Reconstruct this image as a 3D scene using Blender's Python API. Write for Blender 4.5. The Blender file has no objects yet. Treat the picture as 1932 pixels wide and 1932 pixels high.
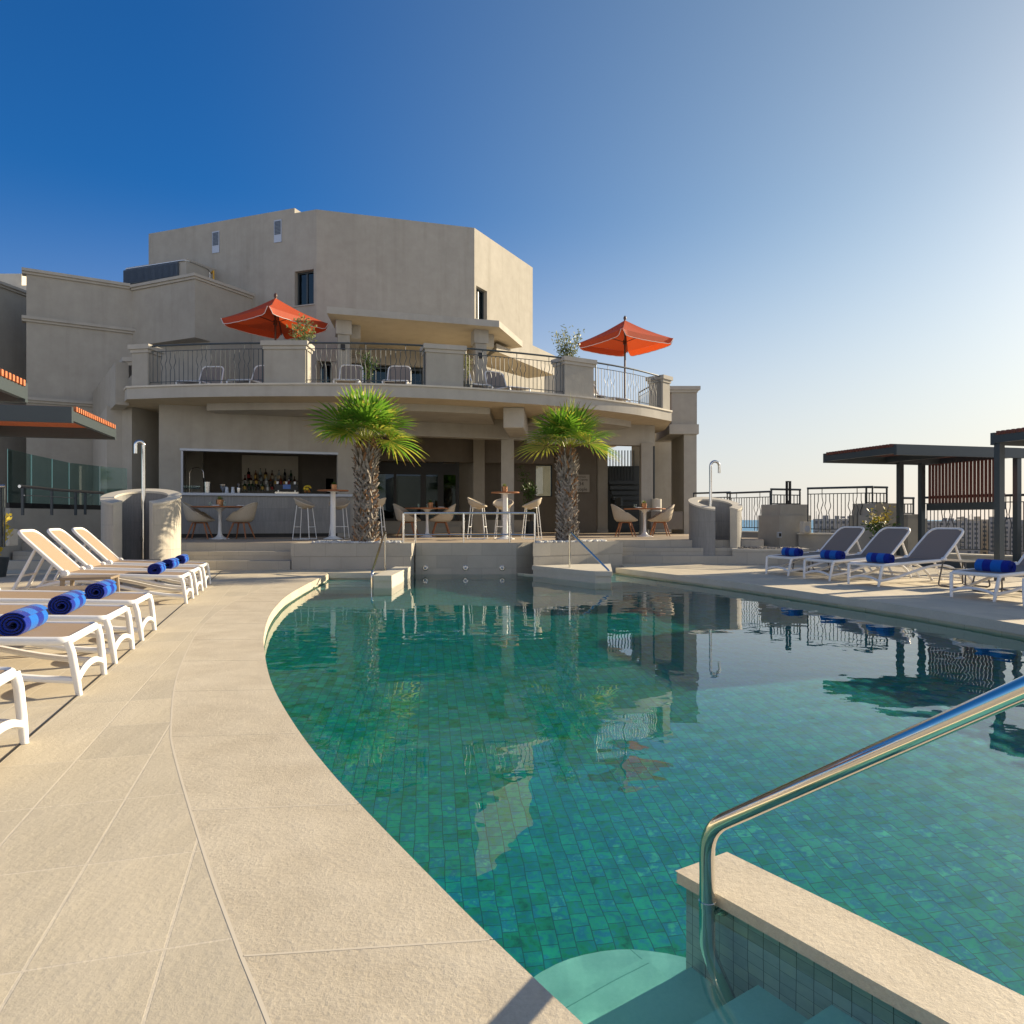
import bpy, bmesh, math, random
from mathutils import Vector, Matrix
from mathutils.geometry import tessellate_polygon
R = math.radians
rnd = random.Random(7)
sc = bpy.context.scene
COL = sc.collection

# ---------------------------------------------------------------- camera, sky, sun, exposure
cam = bpy.data.objects.new('camera', bpy.data.cameras.new('camera'))
COL.objects.link(cam)
cam.location = (0, 0, 1.0)
cam.rotation_euler = (R(90), 0, 0)
cam.data.sensor_width = 24
cam.data.lens = 17
cam.data.shift_y = 0.00725
cam.data.clip_start = 0.05
cam.data.clip_end = 60000
sc.camera = cam

SUN_EL, SUN_AZ = 20.0, 30.0            # azimuth counted from +X towards +Y
world = bpy.data.worlds.new('World')
sc.world = world
world.use_nodes = True
wn = world.node_tree
sky = wn.nodes.new('ShaderNodeTexSky')
sky.sky_type = 'NISHITA'
sky.sun_disc = False
sky.sun_elevation = R(SUN_EL)
sky.sun_rotation = R(90 - SUN_AZ)
sky.altitude = 60
sky.air_density = 1.0
sky.dust_density = 0.6
sky.ozone_density = 3.0
# the sky deepens away from the sun and pales into warm haze low down towards the sun; brightness behind the viewer is added fill light
def wnode(t, **k):
    n = wn.nodes.new(t)
    for a_, b_ in k.items(): setattr(n, a_, b_)
    return n
def wrange(src, f0, f1, t0, t1):
    n = wnode('ShaderNodeMapRange', interpolation_type='SMOOTHSTEP')
    for i_, v_ in ((1, f0), (2, f1), (3, t0), (4, t1)): n.inputs[i_].default_value = v_
    wn.links.new(src, n.inputs[0]); return n.outputs[0]
def wmath(op, a_, b_):
    n = wnode('ShaderNodeMath', operation=op)
    for i_, v_ in ((0, a_), (1, b_)):
        if isinstance(v_, (int, float)): n.inputs[i_].default_value = v_
        else: wn.links.new(v_, n.inputs[i_])
    return n.outputs[0]
def wmix(f_, a_, b_, mode='MIX'):
    n = wnode('ShaderNodeMix', data_type='RGBA', blend_type=mode)
    for i_, v_ in ((0, f_), (6, a_), (7, b_)):
        if isinstance(v_, (int, float)): n.inputs[i_].default_value = v_
        elif isinstance(v_, tuple): n.inputs[i_].default_value = (*v_, 1)
        else: wn.links.new(v_, n.inputs[i_])
    return n.outputs[2]
sv = (math.cos(R(SUN_EL)) * math.cos(R(SUN_AZ)), math.cos(R(SUN_EL)) * math.sin(R(SUN_AZ)), math.sin(R(SUN_EL)))
wg = wnode('ShaderNodeTexCoord').outputs['Generated']
wx = wnode('ShaderNodeSeparateXYZ'); wn.links.new(wg, wx.inputs[0])
wd = wnode('ShaderNodeVectorMath', operation='DOT_PRODUCT'); wn.links.new(wg, wd.inputs[0]); wd.inputs[1].default_value = sv
near_sun = wrange(wd.outputs['Value'], .20, 1.0, 0.0, 1.0)
tinted = wmix(1.0, sky.outputs[0], wmix(near_sun, (.11, .47, .82), (.96, .86, .70)), 'MULTIPLY')
low = wrange(wx.outputs[2], -.02, .40, .85, 0.0)
side = wrange(wd.outputs['Value'], -.25, .65, .24, 1.0)
hazed = wmix(wmath('MULTIPLY', low, side), tinted, (4.6, 4.36, 4.2))
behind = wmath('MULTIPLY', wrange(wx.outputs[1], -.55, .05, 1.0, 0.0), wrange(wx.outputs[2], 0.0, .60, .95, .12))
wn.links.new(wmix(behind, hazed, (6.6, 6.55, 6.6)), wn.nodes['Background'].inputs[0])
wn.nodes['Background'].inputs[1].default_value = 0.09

sun_data = bpy.data.lights.new('sun', 'SUN')
sun_data.energy = 5.0
sun_data.angle = R(0.5)
sun_data.color = (1.0, 0.84, 0.60)
sun = bpy.data.objects.new('sun', sun_data)
COL.objects.link(sun)
sun.rotation_euler = Vector(sv).to_track_quat('Z', 'Y').to_euler()
sun_data.cycles.is_caustics_light = True

sc.view_settings.view_transform = 'Standard'
sc.view_settings.look = 'None'
sc.view_settings.exposure = 0.95
sc.view_settings.gamma = 1
sc.cycles.use_denoising = True
sc.cycles.max_bounces = 10
sc.cycles.transparent_max_bounces = 16
sc.cycles.sample_clamp_indirect = 6

# ---------------------------------------------------------------- helpers
FP = 1368.0                            # focal length of the survey sheet, horizon at 980
def W(px, py, Y): return ((px - 966) * Y / FP, Y, 1 - (py - 980) * Y / FP)
def XA(px, Y): return (px - 966) * Y / FP
def ZA(py, Y): return 1 - (py - 980) * Y / FP

def sub(a, b): return tuple(x - y for x, y in zip(a, b))

class MB:
    def __init__(s): s.v = []; s.f = []; s.m = []
    def add(s, vs, fs, mi=0):
        o = len(s.v)
        s.v += [tuple(p) for p in vs]
        for f in fs:
            s.f.append([i + o for i in f]); s.m.append(mi)
        return s
    def box(s, c, d, rz=0.0, mi=0, tilt=None):
        hx, hy, hz = d[0] / 2, d[1] / 2, d[2] / 2
        M = Matrix.Rotation(rz, 3, 'Z')
        if tilt is not None: M = M @ tilt
        pts = []
        for z in (-hz, hz):
            for x, y in ((-hx, -hy), (hx, -hy), (hx, hy), (-hx, hy)):
                p = M @ Vector((x, y, z)); pts.append((p.x + c[0], p.y + c[1], p.z + c[2]))
        return s.add(pts, [(3, 2, 1, 0), (4, 5, 6, 7), (0, 1, 5, 4), (1, 2, 6, 5), (2, 3, 7, 6), (3, 0, 4, 7)], mi)
    def slab(s, a, b, t0, t1, z0, z1, mi=0):
        """upright block along a->b (2D); t0..t1 offset to the left of a->b"""
        dx, dy = b[0] - a[0], b[1] - a[1]; l = math.hypot(dx, dy); nx, ny = -dy / l, dx / l
        q = [(a[0] + nx * t0, a[1] + ny * t0), (b[0] + nx * t0, b[1] + ny * t0), (b[0] + nx * t1, b[1] + ny * t1), (a[0] + nx * t1, a[1] + ny * t1)]
        return s.prism(q, z0, z1, mi, mi)
    def prism(s, poly, z0, z1, side=0, top=0, bottom=None):
        poly = [tuple(p[:2]) for p in poly]
        ar = sum(poly[i][0] * poly[(i + 1) % len(poly)][1] - poly[(i + 1) % len(poly)][0] * poly[i][1] for i in range(len(poly)))
        if ar < 0: poly = poly[::-1]
        n = len(poly)
        vs = [(x, y, z0) for x, y in poly] + [(x, y, z1) for x, y in poly]
        s.add(vs, [(i, (i + 1) % n, (i + 1) % n + n, i + n) for i in range(n)], side)
        tri = tessellate_polygon([[Vector((x, y, 0)) for x, y in poly]])
        tt = []
        for t in tri:
            a, b, c = (poly[i] for i in t)
            cr = (b[0] - a[0]) * (c[1] - a[1]) - (b[1] - a[1]) * (c[0] - a[0])
            tt.append(t if cr > 0 else t[::-1])
        s.add([(x, y, z1) for x, y in poly], tt, top)
        s.add([(x, y, z0) for x, y in poly], [t[::-1] for t in tt], side if bottom is None else bottom)
        return s
    def tube(s, pts, r, n=8, closed=False, mi=0, sx=1.0, up=None):
        P = [Vector(p) for p in pts]; k = len(P)
        rs = r if isinstance(r, (list, tuple)) else [r] * k
        T = []
        for i in range(k):
            if closed: t = P[(i + 1) % k] - P[i - 1]
            else: t = P[min(i + 1, k - 1)] - P[max(i - 1, 0)]
            T.append(t.normalized() if t.length > 1e-9 else Vector((0, 0, 1)))
        ref = Vector(up) if up else (Vector((0, 0, 1)) if abs(T[0].z) < 0.9 else Vector((1, 0, 0)))
        nn = (ref - T[0] * ref.dot(T[0])).normalized()
        rings = []
        for i in range(k):
            nn = nn - T[i] * nn.dot(T[i])
            nn = nn.normalized() if nn.length > 1e-6 else T[i].orthogonal().normalized()
            bb = T[i].cross(nn)
            rings.append([P[i] + nn * (math.cos(2 * math.pi * j / n) * rs[i]) + bb * (math.sin(2 * math.pi * j / n) * rs[i] * sx) for j in range(n)])
        vs = [p for rg in rings for p in rg]; fs = []
        for i in range(k if closed else k - 1):
            a, b = i * n, ((i + 1) % k) * n
            fs += [(a + j, a + (j + 1) % n, b + (j + 1) % n, b + j) for j in range(n)]
        if not closed:
            fs.append(tuple(range(n - 1, -1, -1))); fs.append(tuple(range((k - 1) * n, k * n)))
        return s.add(vs, fs, mi)
    def lathe(s, prof, n=20, c=(0, 0, 0), mi=0, a0=0.0):
        vs = []; fs = []; k = len(prof)
        for r, z in prof:
            for j in range(n):
                a = a0 + 2 * math.pi * j / n
                vs.append((c[0] + r * math.cos(a), c[1] + r * math.sin(a), c[2] + z))
        for i in range(k - 1):
            fs += [(i * n + j, i * n + (j + 1) % n, (i + 1) * n + (j + 1) % n, (i + 1) * n + j) for j in range(n)]
        if prof[0][0] > 1e-5: fs.append(tuple(range(n - 1, -1, -1)))
        if prof[-1][0] > 1e-5: fs.append(tuple(range((k - 1) * n, k * n)))
        return s.add(vs, fs, mi)
    def quad(s, a, b, c, d, mi=0): return s.add([a, b, c, d], [(0, 1, 2, 3)], mi)
    def xf(s, M):
        s.v = [tuple(M @ Vector(p)) for p in s.v]; return s
    def build(s, name, mat, parent=None, smooth=False, bevel=0.0, org=None, angle=40):
        me = bpy.data.meshes.new(name)
        vs = s.v
        if org is None and parent is not None and parent.get('_w'):
            org = tuple(parent['_w'])
        if org is not None: vs = [(x - org[0], y - org[1], z - org[2]) for x, y, z in vs]
        me.from_pydata(vs, [], s.f)
        for m in (mat if isinstance(mat, (list, tuple)) else [mat]): me.materials.append(m)
        me.polygons.foreach_set('material_index', s.m)
        if smooth:
            me.polygons.foreach_set('use_smooth', [True] * len(me.polygons))
            me.set_sharp_from_angle(angle=R(angle))
        me.validate(); me.update()
        o = bpy.data.objects.new(name, me); COL.objects.link(o)
        if parent is not None:
            o.parent = parent
            if parent.get('_w'): o['_w'] = parent['_w']
        elif org is not None: o.location = org
        if bevel:
            b = o.modifiers.new('bevel', 'BEVEL'); b.width = bevel; b.segments = 2; b.limit_method = 'ANGLE'; b.angle_limit = R(35)
        return o

def tag(o, label=None, cat=None, group=None, kind=None):
    if label: o['label'] = label
    if cat: o['category'] = cat
    if group: o['group'] = group
    if kind: o['kind'] = kind
    return o
def thing(name, label, cat, loc=(0, 0, 0), rz=0.0, group=None, world=False, scale=1.0):
    """an Empty at the thing's base; world=True: its parts are drawn in world coordinates"""
    o = bpy.data.objects.new(name, None); COL.objects.link(o)
    o.location = loc; o.rotation_euler = (0, 0, rz); o.scale = (scale,) * 3
    if world: o['_w'] = list(loc)
    return tag(o, label, cat, group)
def kids(o): return [c for c in bpy.data.objects if c.parent == o]
def dup(root, loc, rz=0.0, label=None, group=None, scale=None):
    r = root.copy(); COL.objects.link(r); r.location = loc; r.rotation_euler = (0, 0, rz)
    if scale: r.scale = (scale,) * 3
    tag(r, label, None, group)
    for ch in kids(root):
        c = ch.copy(); COL.objects.link(c); c.parent = r
        for g in kids(ch):
            d = g.copy(); COL.objects.link(d); d.parent = c
    return r
def catmull(P, n=8):
    out = []
    Q = [tuple(2 * a - b for a, b in zip(P[0], P[1]))] + list(P) + [tuple(2 * a - b for a, b in zip(P[-1], P[-2]))]
    for i in range(1, len(Q) - 2):
        for k in range(n):
            t = k / n
            out.append(tuple(0.5 * (2 * b + (c - a) * t + (2 * a - 5 * b + 4 * c - d) * t * t + (3 * b - a - 3 * c + d) * t ** 3) for a, b, c, d in zip(Q[i - 1], Q[i], Q[i + 1], Q[i + 2])))
    out.append(tuple(P[-1])); return out
def offset2(P, d):
    out = []
    for i in range(len(P)):
        a = P[max(i - 1, 0)]; b = P[min(i + 1, len(P) - 1)]
        dx, dy = b[0] - a[0], b[1] - a[1]; l = math.hypot(dx, dy) or 1
        out.append((P[i][0] - dy / l * d, P[i][1] + dx / l * d))
    return out
def rounded(pts, r, n=4):
    """round the inner corners of a 3D polyline"""
    out = [Vector(pts[0])]
    for i in range(1, len(pts) - 1):
        a, b, c = Vector(pts[i - 1]), Vector(pts[i]), Vector(pts[i + 1])
        k = min(r, (a - b).length * .45, (c - b).length * .45)
        p, q = b + (a - b).normalized() * k, b + (c - b).normalized() * k
        for j in range(n + 1):
            t = j / n; out.append(p * (1 - t) ** 2 + b * 2 * t * (1 - t) + q * t * t)
    out.append(Vector(pts[-1])); return out

# ---------------------------------------------------------------- materials
def newmat(name):
    m = bpy.data.materials.new(name); m.use_nodes = True
    nt = m.node_tree; return m, nt, nt.nodes['Principled BSDF']
def N(nt, t, **k):
    n = nt.nodes.new(t)
    for a, b in k.items():
        if hasattr(n, a): setattr(n, a, b)
        else: n.inputs[a].default_value = b
    return n
def plain(name, col, rough=0.5, metal=0.0, spec=0.5, **k):
    m, nt, p = newmat(name)
    p.inputs['Base Color'].default_value = (*col, 1); p.inputs['Roughness'].default_value = rough
    p.inputs['Metallic'].default_value = metal; p.inputs['Specular IOR Level'].default_value = spec
    for a, b in k.items(): p.inputs[a.replace('_', ' ')].default_value = b
    return m
def ramp(nt, fac, stops):
    r = nt.nodes.new('ShaderNodeValToRGB'); e = r.color_ramp.elements
    e[0].position, e[0].color = stops[0][0], (*stops[0][1], 1)
    e[1].position, e[1].color = stops[-1][0], (*stops[-1][1], 1)
    for pos, c in stops[1:-1]:
        x = e.new(pos); x.color = (*c, 1)
    nt.links.new(fac, r.inputs[0]); return r.outputs[0]
def coords(nt, scale=(1, 1, 1), rot=0.0, kind='Object'):
    if kind == 'World': src = nt.nodes.new('ShaderNodeNewGeometry').outputs['Position']
    else: src = nt.nodes.new('ShaderNodeTexCoord').outputs[kind]
    mp = nt.nodes.new('ShaderNodeMapping'); mp.inputs['Rotation'].default_value = (0, 0, rot); mp.inputs['Scale'].default_value = scale
    nt.links.new(src, mp.inputs[0]); return mp.outputs[0]
def noise(nt, vec, scale, detail=4, rough=0.55):
    n = N(nt, 'ShaderNodeTexNoise'); n.inputs['Scale'].default_value = scale; n.inputs['Detail'].default_value = detail; n.inputs['Roughness'].default_value = rough
    nt.links.new(vec, n.inputs['Vector']); return n.outputs['Fac']
def mix(nt, fac, a, b, mode='MIX'):
    m = N(nt, 'ShaderNodeMix', data_type='RGBA', blend_type=mode)
    for s_, v in ((0, fac), (6, a), (7, b)):
        if hasattr(v, 'is_linked'): nt.links.new(v, m.inputs[s_])
        elif isinstance(v, (int, float)): m.inputs[s_].default_value = v
        else: m.inputs[s_].default_value = (*v, 1)
    return m.outputs[2]
def bump(nt, p, h, strength=0.3, dist=0.01, prev=None):
    b = N(nt, 'ShaderNodeBump'); b.inputs['Strength'].default_value = strength; b.inputs['Distance'].default_value = dist
    nt.links.new(h, b.inputs['Height'])
    if prev is not None: nt.links.new(prev, b.inputs['Normal'])
    nt.links.new(b.outputs[0], p.inputs['Normal']); return b.outputs[0]
def stucco(name, c0, c1, big=0.5, fine=55, bs=0.25, mid=3.0):
    m, nt, p = newmat(name)
    v = coords(nt, kind='World')
    a = noise(nt, v, big, 6, .65); b = noise(nt, v, mid, 5, .6)
    k = N(nt, 'ShaderNodeMath', operation='MULTIPLY_ADD'); nt.links.new(a, k.inputs[0]); k.inputs[1].default_value = .55
    k2 = N(nt, 'ShaderNodeMath', operation='MULTIPLY'); nt.links.new(b, k2.inputs[0]); k2.inputs[1].default_value = .45
    nt.links.new(k2.outputs[0], k.inputs[2])
    wall_c = ramp(nt, k.outputs[0], [(.33, c0), (.66, c1)])
    st_ = noise(nt, coords(nt, kind='World', scale=(2.6, 2.6, .16)), 1.0, 5, .6)
    wall_c = mix(nt, 1.0, wall_c, ramp(nt, st_, [(.30, (.91, .905, .895)), (.48, (1, 1, 1)), (.60, (1, 1, 1)), (.78, (1.05, 1.05, 1.04))]), 'MULTIPLY')
    nt.links.new(wall_c, p.inputs['Base Color'])
    p.inputs['Roughness'].default_value = .9; p.inputs['Specular IOR Level'].default_value = .2
    x = bump(nt, p, noise(nt, v, fine, 3), bs, .004)
    bump(nt, p, b, bs * 1.5, .02, x)
    return m
def stone(name, c0, c1, grid=None, rot=0.0, off=(0, 0), grout=(.62, .55, .43), grain=1.0, wall=None, streak=None, rough=.75, bs=.32, mort=.004):
    """grid=(length,width): paving joints in the ground plane; wall=angle: joints on an upright face"""
    m, nt, p = newmat(name)
    v = coords(nt, kind='World')
    sv_ = coords(nt, kind='World', scale=streak[1], rot=streak[0]) if streak else v
    a = noise(nt, sv_, 2.2 * grain, 7, .62); b = noise(nt, v, 55 * grain, 5, .75); c = noise(nt, v, .55, 3)
    s_ = N(nt, 'ShaderNodeMath', operation='MULTIPLY_ADD'); nt.links.new(a, s_.inputs[0]); s_.inputs[1].default_value = .42
    t_ = N(nt, 'ShaderNodeMath', operation='MULTIPLY_ADD'); nt.links.new(b, t_.inputs[0]); t_.inputs[1].default_value = .40
    u_ = N(nt, 'ShaderNodeMath', operation='MULTIPLY'); nt.links.new(c, u_.inputs[0]); u_.inputs[1].default_value = .18
    nt.links.new(u_.outputs[0], t_.inputs[2]); nt.links.new(t_.outputs[0], s_.inputs[2])
    colr = ramp(nt, s_.outputs[0], [(.36, c0), (.64, c1)])
    hgt = None
    if grid:
        br = N(nt, 'ShaderNodeTexBrick'); br.offset = 0 if wall is None else .5
        br.inputs['Scale'].default_value = 1; br.inputs['Brick Width'].default_value = grid[0]; br.inputs['Row Height'].default_value = grid[1]
        br.inputs['Mortar Size'].default_value = mort; br.inputs['Mortar Smooth'].default_value = .1
        br.inputs['Color1'].default_value = (.90, .90, .905, 1); br.inputs['Color2'].default_value = (1.05, 1.04, 1.02, 1); br.inputs['Mortar'].default_value = (1, 1, 1, 1)
        if wall is None:
            mp = nt.nodes.new('ShaderNodeMapping'); mp.vector_type = 'POINT'
            g = nt.nodes.new('ShaderNodeNewGeometry'); nt.links.new(g.outputs['Position'], mp.inputs[0])
            mp.inputs['Rotation'].default_value = (0, 0, rot); mp.inputs['Location'].default_value = (off[0], off[1], 0)
            nt.links.new(mp.outputs[0], br.inputs['Vector'])
        else:
            g = nt.nodes.new('ShaderNodeNewGeometry'); dt = N(nt, 'ShaderNodeVectorMath', operation='DOT_PRODUCT')
            nt.links.new(g.outputs['Position'], dt.inputs[0]); dt.inputs[1].default_value = (math.cos(wall), math.sin(wall), 0)
            sx = nt.nodes.new('ShaderNodeSeparateXYZ'); nt.links.new(g.outputs['Position'], sx.inputs[0])
            ad = N(nt, 'ShaderNodeMath', operation='ADD'); nt.links.new(sx.outputs[2], ad.inputs[0]); ad.inputs[1].default_value = off[1]
            cx = nt.nodes.new('ShaderNodeCombineXYZ'); nt.links.new(dt.outputs['Value'], cx.inputs[0]); nt.links.new(ad.outputs[0], cx.inputs[1])
            nt.links.new(cx.outputs[0], br.inputs['Vector'])
        colr = mix(nt, 1.0, colr, br.outputs['Color'], 'MULTIPLY')
        colr = mix(nt, br.outputs['Fac'], colr, grout)
        hgt = br.outputs['Fac']
    nt.links.new(colr, p.inputs['Base Color'])
    p.inputs['Roughness'].default_value = rough; p.inputs['Specular IOR Level'].default_value = .3
    x = bump(nt, p, b, bs, .006)
    x = bump(nt, p, a, bs * .8, .02, x)
    if hgt is not None:
        iv = N(nt, 'ShaderNodeMath', operation='SUBTRACT'); iv.inputs[0].default_value = 1; nt.links.new(hgt, iv.inputs[1])
        bump(nt, p, iv.outputs[0], .5, .004, x)
    return m
def tiles(name, cols, size=(.1, .1), rot=0.0, wall=None, grout=(.012, .11, .10), rough=.35, mort=.0035):
    m, nt, p = newmat(name)
    g = nt.nodes.new('ShaderNodeNewGeometry')
    if wall is None:
        mp = nt.nodes.new('ShaderNodeMapping'); mp.inputs['Rotation'].default_value = (0, 0, rot); nt.links.new(g.outputs['Position'], mp.inputs[0]); vec = mp.outputs[0]
    else:
        dt = N(nt, 'ShaderNodeVectorMath', operation='DOT_PRODUCT'); nt.links.new(g.outputs['Position'], dt.inputs[0]); dt.inputs[1].default_value = (math.cos(wall), math.sin(wall), 0)
        sx = nt.nodes.new('ShaderNodeSeparateXYZ'); nt.links.new(g.outputs['Position'], sx.inputs[0])
        cx = nt.nodes.new('ShaderNodeCombineXYZ'); nt.links.new(dt.outputs['Value'], cx.inputs[0]); nt.links.new(sx.outputs[2], cx.inputs[1]); vec = cx.outputs[0]
    br = N(nt, 'ShaderNodeTexBrick'); br.offset = .35 if wall is None else 0.0; br.offset_frequency = 2
    br.inputs['Scale'].default_value = 1; br.inputs['Brick Width'].default_value = size[0]; br.inputs['Row Height'].default_value = size[1]
    br.inputs['Mortar Size'].default_value = mort; br.inputs['Mortar Smooth'].default_value = .2
    br.inputs['Color1'].default_value = (0, 0, 0, 1); br.inputs['Color2'].default_value = (1, 1, 1, 1); br.inputs['Mortar'].default_value = (.5, .5, .5, 1)
    nt.links.new(vec, br.inputs['Vector'])
    nz = noise(nt, vec, 24, 4); nz2 = noise(nt, vec, .7, 2)
    h = N(nt, 'ShaderNodeMath', operation='MULTIPLY_ADD'); nt.links.new(br.outputs['Color'], h.inputs[0]); h.inputs[1].default_value = .5
    h2 = N(nt, 'ShaderNodeMath', operation='MULTIPLY_ADD'); nt.links.new(nz, h2.inputs[0]); h2.inputs[1].default_value = .9
    h3 = N(nt, 'ShaderNodeMath', operation='MULTIPLY_ADD'); nt.links.new(nz2, h3.inputs[0]); h3.inputs[1].default_value = .4; h3.inputs[2].default_value = -.4
    nt.links.new(h3.outputs[0], h2.inputs[2]); nt.links.new(h2.outputs[0], h.inputs[2])
    k = len(cols) - 1
    c = ramp(nt, h.outputs[0], [(.1 + .8 * i / k, cc) for i, cc in enumerate(cols)])
    c = mix(nt, br.outputs['Fac'], c, grout)
    nt.links.new(c, p.inputs['Base Color']); p.inputs['Roughness'].default_value = rough
    return m
def wood(name, c0, c1, scale=(1, 12, 12), rough=.5):
    m, nt, p = newmat(name)
    v = coords(nt, scale=scale)
    nt.links.new(ramp(nt, noise(nt, v, 4, 5), [(.35, c0), (.65, c1)]), p.inputs['Base Color']); p.inputs['Roughness'].default_value = rough
    return m
def glassy(name, tint, rough=0.0, mirror_tint=(1, 1, 1)):
    """thin pane: clear or tinted transparency with a fresnel mirror on top"""
    m = bpy.data.materials.new(name); m.use_nodes = True; nt = m.node_tree
    nt.nodes.remove(nt.nodes['Principled BSDF']); out = nt.nodes['Material Output']
    t = N(nt, 'ShaderNodeBsdfTransparent'); t.inputs[0].default_value = (*tint, 1)
    g = N(nt, 'ShaderNodeBsdfGlossy'); g.inputs['Roughness'].default_value = rough; g.inputs['Color'].default_value = (*mirror_tint, 1)
    f = N(nt, 'ShaderNodeFresnel'); gb = nt.nodes.new('ShaderNodeNewGeometry'); io = N(nt, 'ShaderNodeMapRange')
    for i_, v_ in ((1, 0), (2, 1), (3, 1.5), (4, 1 / 1.5)): io.inputs[i_].default_value = v_
    nt.links.new(gb.outputs['Backfacing'], io.inputs[0]); nt.links.new(io.outputs[0], f.inputs[0])
    mx = N(nt, 'ShaderNodeMixShader'); nt.links.new(f.outputs[0], mx.inputs[0]); nt.links.new(t.outputs[0], mx.inputs[1]); nt.links.new(g.outputs[0], mx.inputs[2]); nt.links.new(mx.outputs[0], out.inputs[0])
    return m
def mottled(name, c0, c1, scale=8, rough=.8, bs=.3, fine=60, trans=0.0):
    m, nt, p = newmat(name); v = coords(nt)
    nt.links.new(ramp(nt, noise(nt, v, scale, 5), [(.35, c0), (.65, c1)]), p.inputs['Base Color']); p.inputs['Roughness'].default_value = rough; p.inputs['Specular IOR Level'].default_value = .25
    if bs: bump(nt, p, noise(nt, v, fine, 3), bs, .004)
    return m
def leafmat(name, c0, c1, scale=3, trans=.35, rough=.45):
    m = bpy.data.materials.new(name); m.use_nodes = True; nt = m.node_tree; p = nt.nodes['Principled BSDF']; out = nt.nodes['Material Output']
    v = coords(nt); c = ramp(nt, noise(nt, v, scale, 4), [(.3, c0), (.7, c1)])
    nt.links.new(c, p.inputs['Base Color']); p.inputs['Roughness'].default_value = rough
    t = N(nt, 'ShaderNodeBsdfTranslucent'); nt.links.new(c, t.inputs[0])
    mx = N(nt, 'ShaderNodeMixShader'); mx.inputs[0].default_value = trans
    nt.links.new(p.outputs[0], mx.inputs[1]); nt.links.new(t.outputs[0], mx.inputs[2]); nt.links.new(mx.outputs[0], out.inputs[0])
    return m
def slingmat(name, col, trans=.3):
    m = bpy.data.materials.new(name); m.use_nodes = True; nt = m.node_tree; p = nt.nodes['Principled BSDF']; out = nt.nodes['Material Output']
    v = coords(nt); w = N(nt, 'ShaderNodeTexChecker'); w.inputs['Scale'].default_value = 160; nt.links.new(v, w.inputs[0])
    c = mix(nt, w.outputs['Fac'], col, tuple(x * .82 for x in col)); nt.links.new(c, p.inputs['Base Color']); p.inputs['Roughness'].default_value = .7
    t = N(nt, 'ShaderNodeBsdfTranslucent'); nt.links.new(c, t.inputs[0])
    mx = N(nt, 'ShaderNodeMixShader'); mx.inputs[0].default_value = trans
    nt.links.new(p.outputs[0], mx.inputs[1]); nt.links.new(t.outputs[0], mx.inputs[2]); nt.links.new(mx.outputs[0], out.inputs[0])
    return m

GD = math.atan2(.957, -.29)            # direction in which the deck slabs run
M = {}
M['stucco'] = stucco('stucco', (.325, .305, .262), (.405, .382, .332))
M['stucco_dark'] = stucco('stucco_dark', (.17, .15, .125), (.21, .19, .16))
M['trim'] = stucco('render_trim', (.375, .355, .31), (.445, .42, .37), 1.0, 80, .15)
M['soffit'] = stucco('soffit', (.50, .42, .30), (.56, .48, .35), .4, 60, .1)
M['deck'] = stone('deck_stone', (.52, .455, .335), (.62, .55, .42), (.517, .287), -GD, (-.30, .004), streak=(-GD + .3, (2.2, .9, 1)))
M['coping'] = stone('coping_stone', (.47, .40, .29), (.66, .585, .45), grain=1.3, bs=.45)
M['joint'] = plain('joint_black', (.02, .018, .015), .8)
M['grout'] = plain('grout', (.62, .55, .43), .9)
M['terrace'] = stone('terrace_stone', (.36, .29, .21), (.45, .37, .28), (.6, .3), -R(18), grout=(.3, .25, .19), bs=.15)
M['block'] = stone('block_stone', (.40, .37, .31), (.50, .465, .395), (.62, .26), 0, (0, .003), wall=0.0, grout=(.34, .31, .26), mort=.004, bs=.15)
M['block_r'] = stone('block_stone_right', (.40, .37, .31), (.50, .465, .395), (.62, .26), 0, (0, .003), wall=R(33), grout=(.34, .31, .26), mort=.004, bs=.15)
M['pale'] = stone('pale_limestone', (.50, .46, .38), (.62, .575, .48), bs=.25)
M['trav'] = stone('grey_travertine', (.20, .20, .195), (.33, .325, .31), (.6, .35), 0, (0, .1), wall=R(18), grout=(.2, .2, .19), streak=(0, (14, 14, .8)), grain=1.4, rough=.5, mort=.002, bs=.1)
M['trav_pale'] = stone('pale_travertine', (.42, .385, .32), (.55, .51, .43), (.3, .45), 0, (0, 0), wall=R(40), grout=(.36, .33, .28), streak=(0, (14, 14, .8)), mort=.003, bs=.12)
M['pool_floor'] = tiles('pool_mosaic', [(.004, .12, .08), (.006, .25, .13), (.008, .20, .26), (.012, .34, .22), (.008, .19, .32), (.07, .46, .30)], (.078, .072), -GD + .18, mort=.0022)
M['pool_wall'] = stone('pool_wall_stone', (.50, .48, .38), (.62, .6, .48), (.4, .3), wall=R(70), grout=(.4, .4, .3), bs=.1)
M['wall_tile'] = tiles('slate_mosaic', [(.26, .30, .33), (.34, .38, .41), (.42, .45, .46), (.50, .50, .45)], (.052, .06), 0, wall=R(-57), grout=(.09, .11, .11), mort=.0014)
M['step_stone'] = stone('step_stone', (.33, .60, .55), (.44, .70, .65), (.62, .60), -R(33), (.1, .05), grout=(.18, .40, .36), mort=.002, bs=.1)
M['steel'] = plain('polished_steel', (.68, .66, .62), .09, 1.0)
M['steel_soft'] = plain('brushed_steel', (.55, .54, .52), .25, 1.0)
M['dark'] = plain('dark_metal', (.035, .046, .052), .45)
M['dark_steel'] = plain('dark_coated_steel', (.045, .06, .068), .4)  # slightly lighter tone than the plain dark metal
M['black'] = plain('black', (.008, .008, .008), .5)
M['plastic'] = plain('white_plastic', (.80, .79, .77), .38)
M['white'] = plain('white_paint', (.80, .80, .78), .4)
M['sling'] = slingmat('beige_mesh_fabric', (.52, .39, .27))
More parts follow.
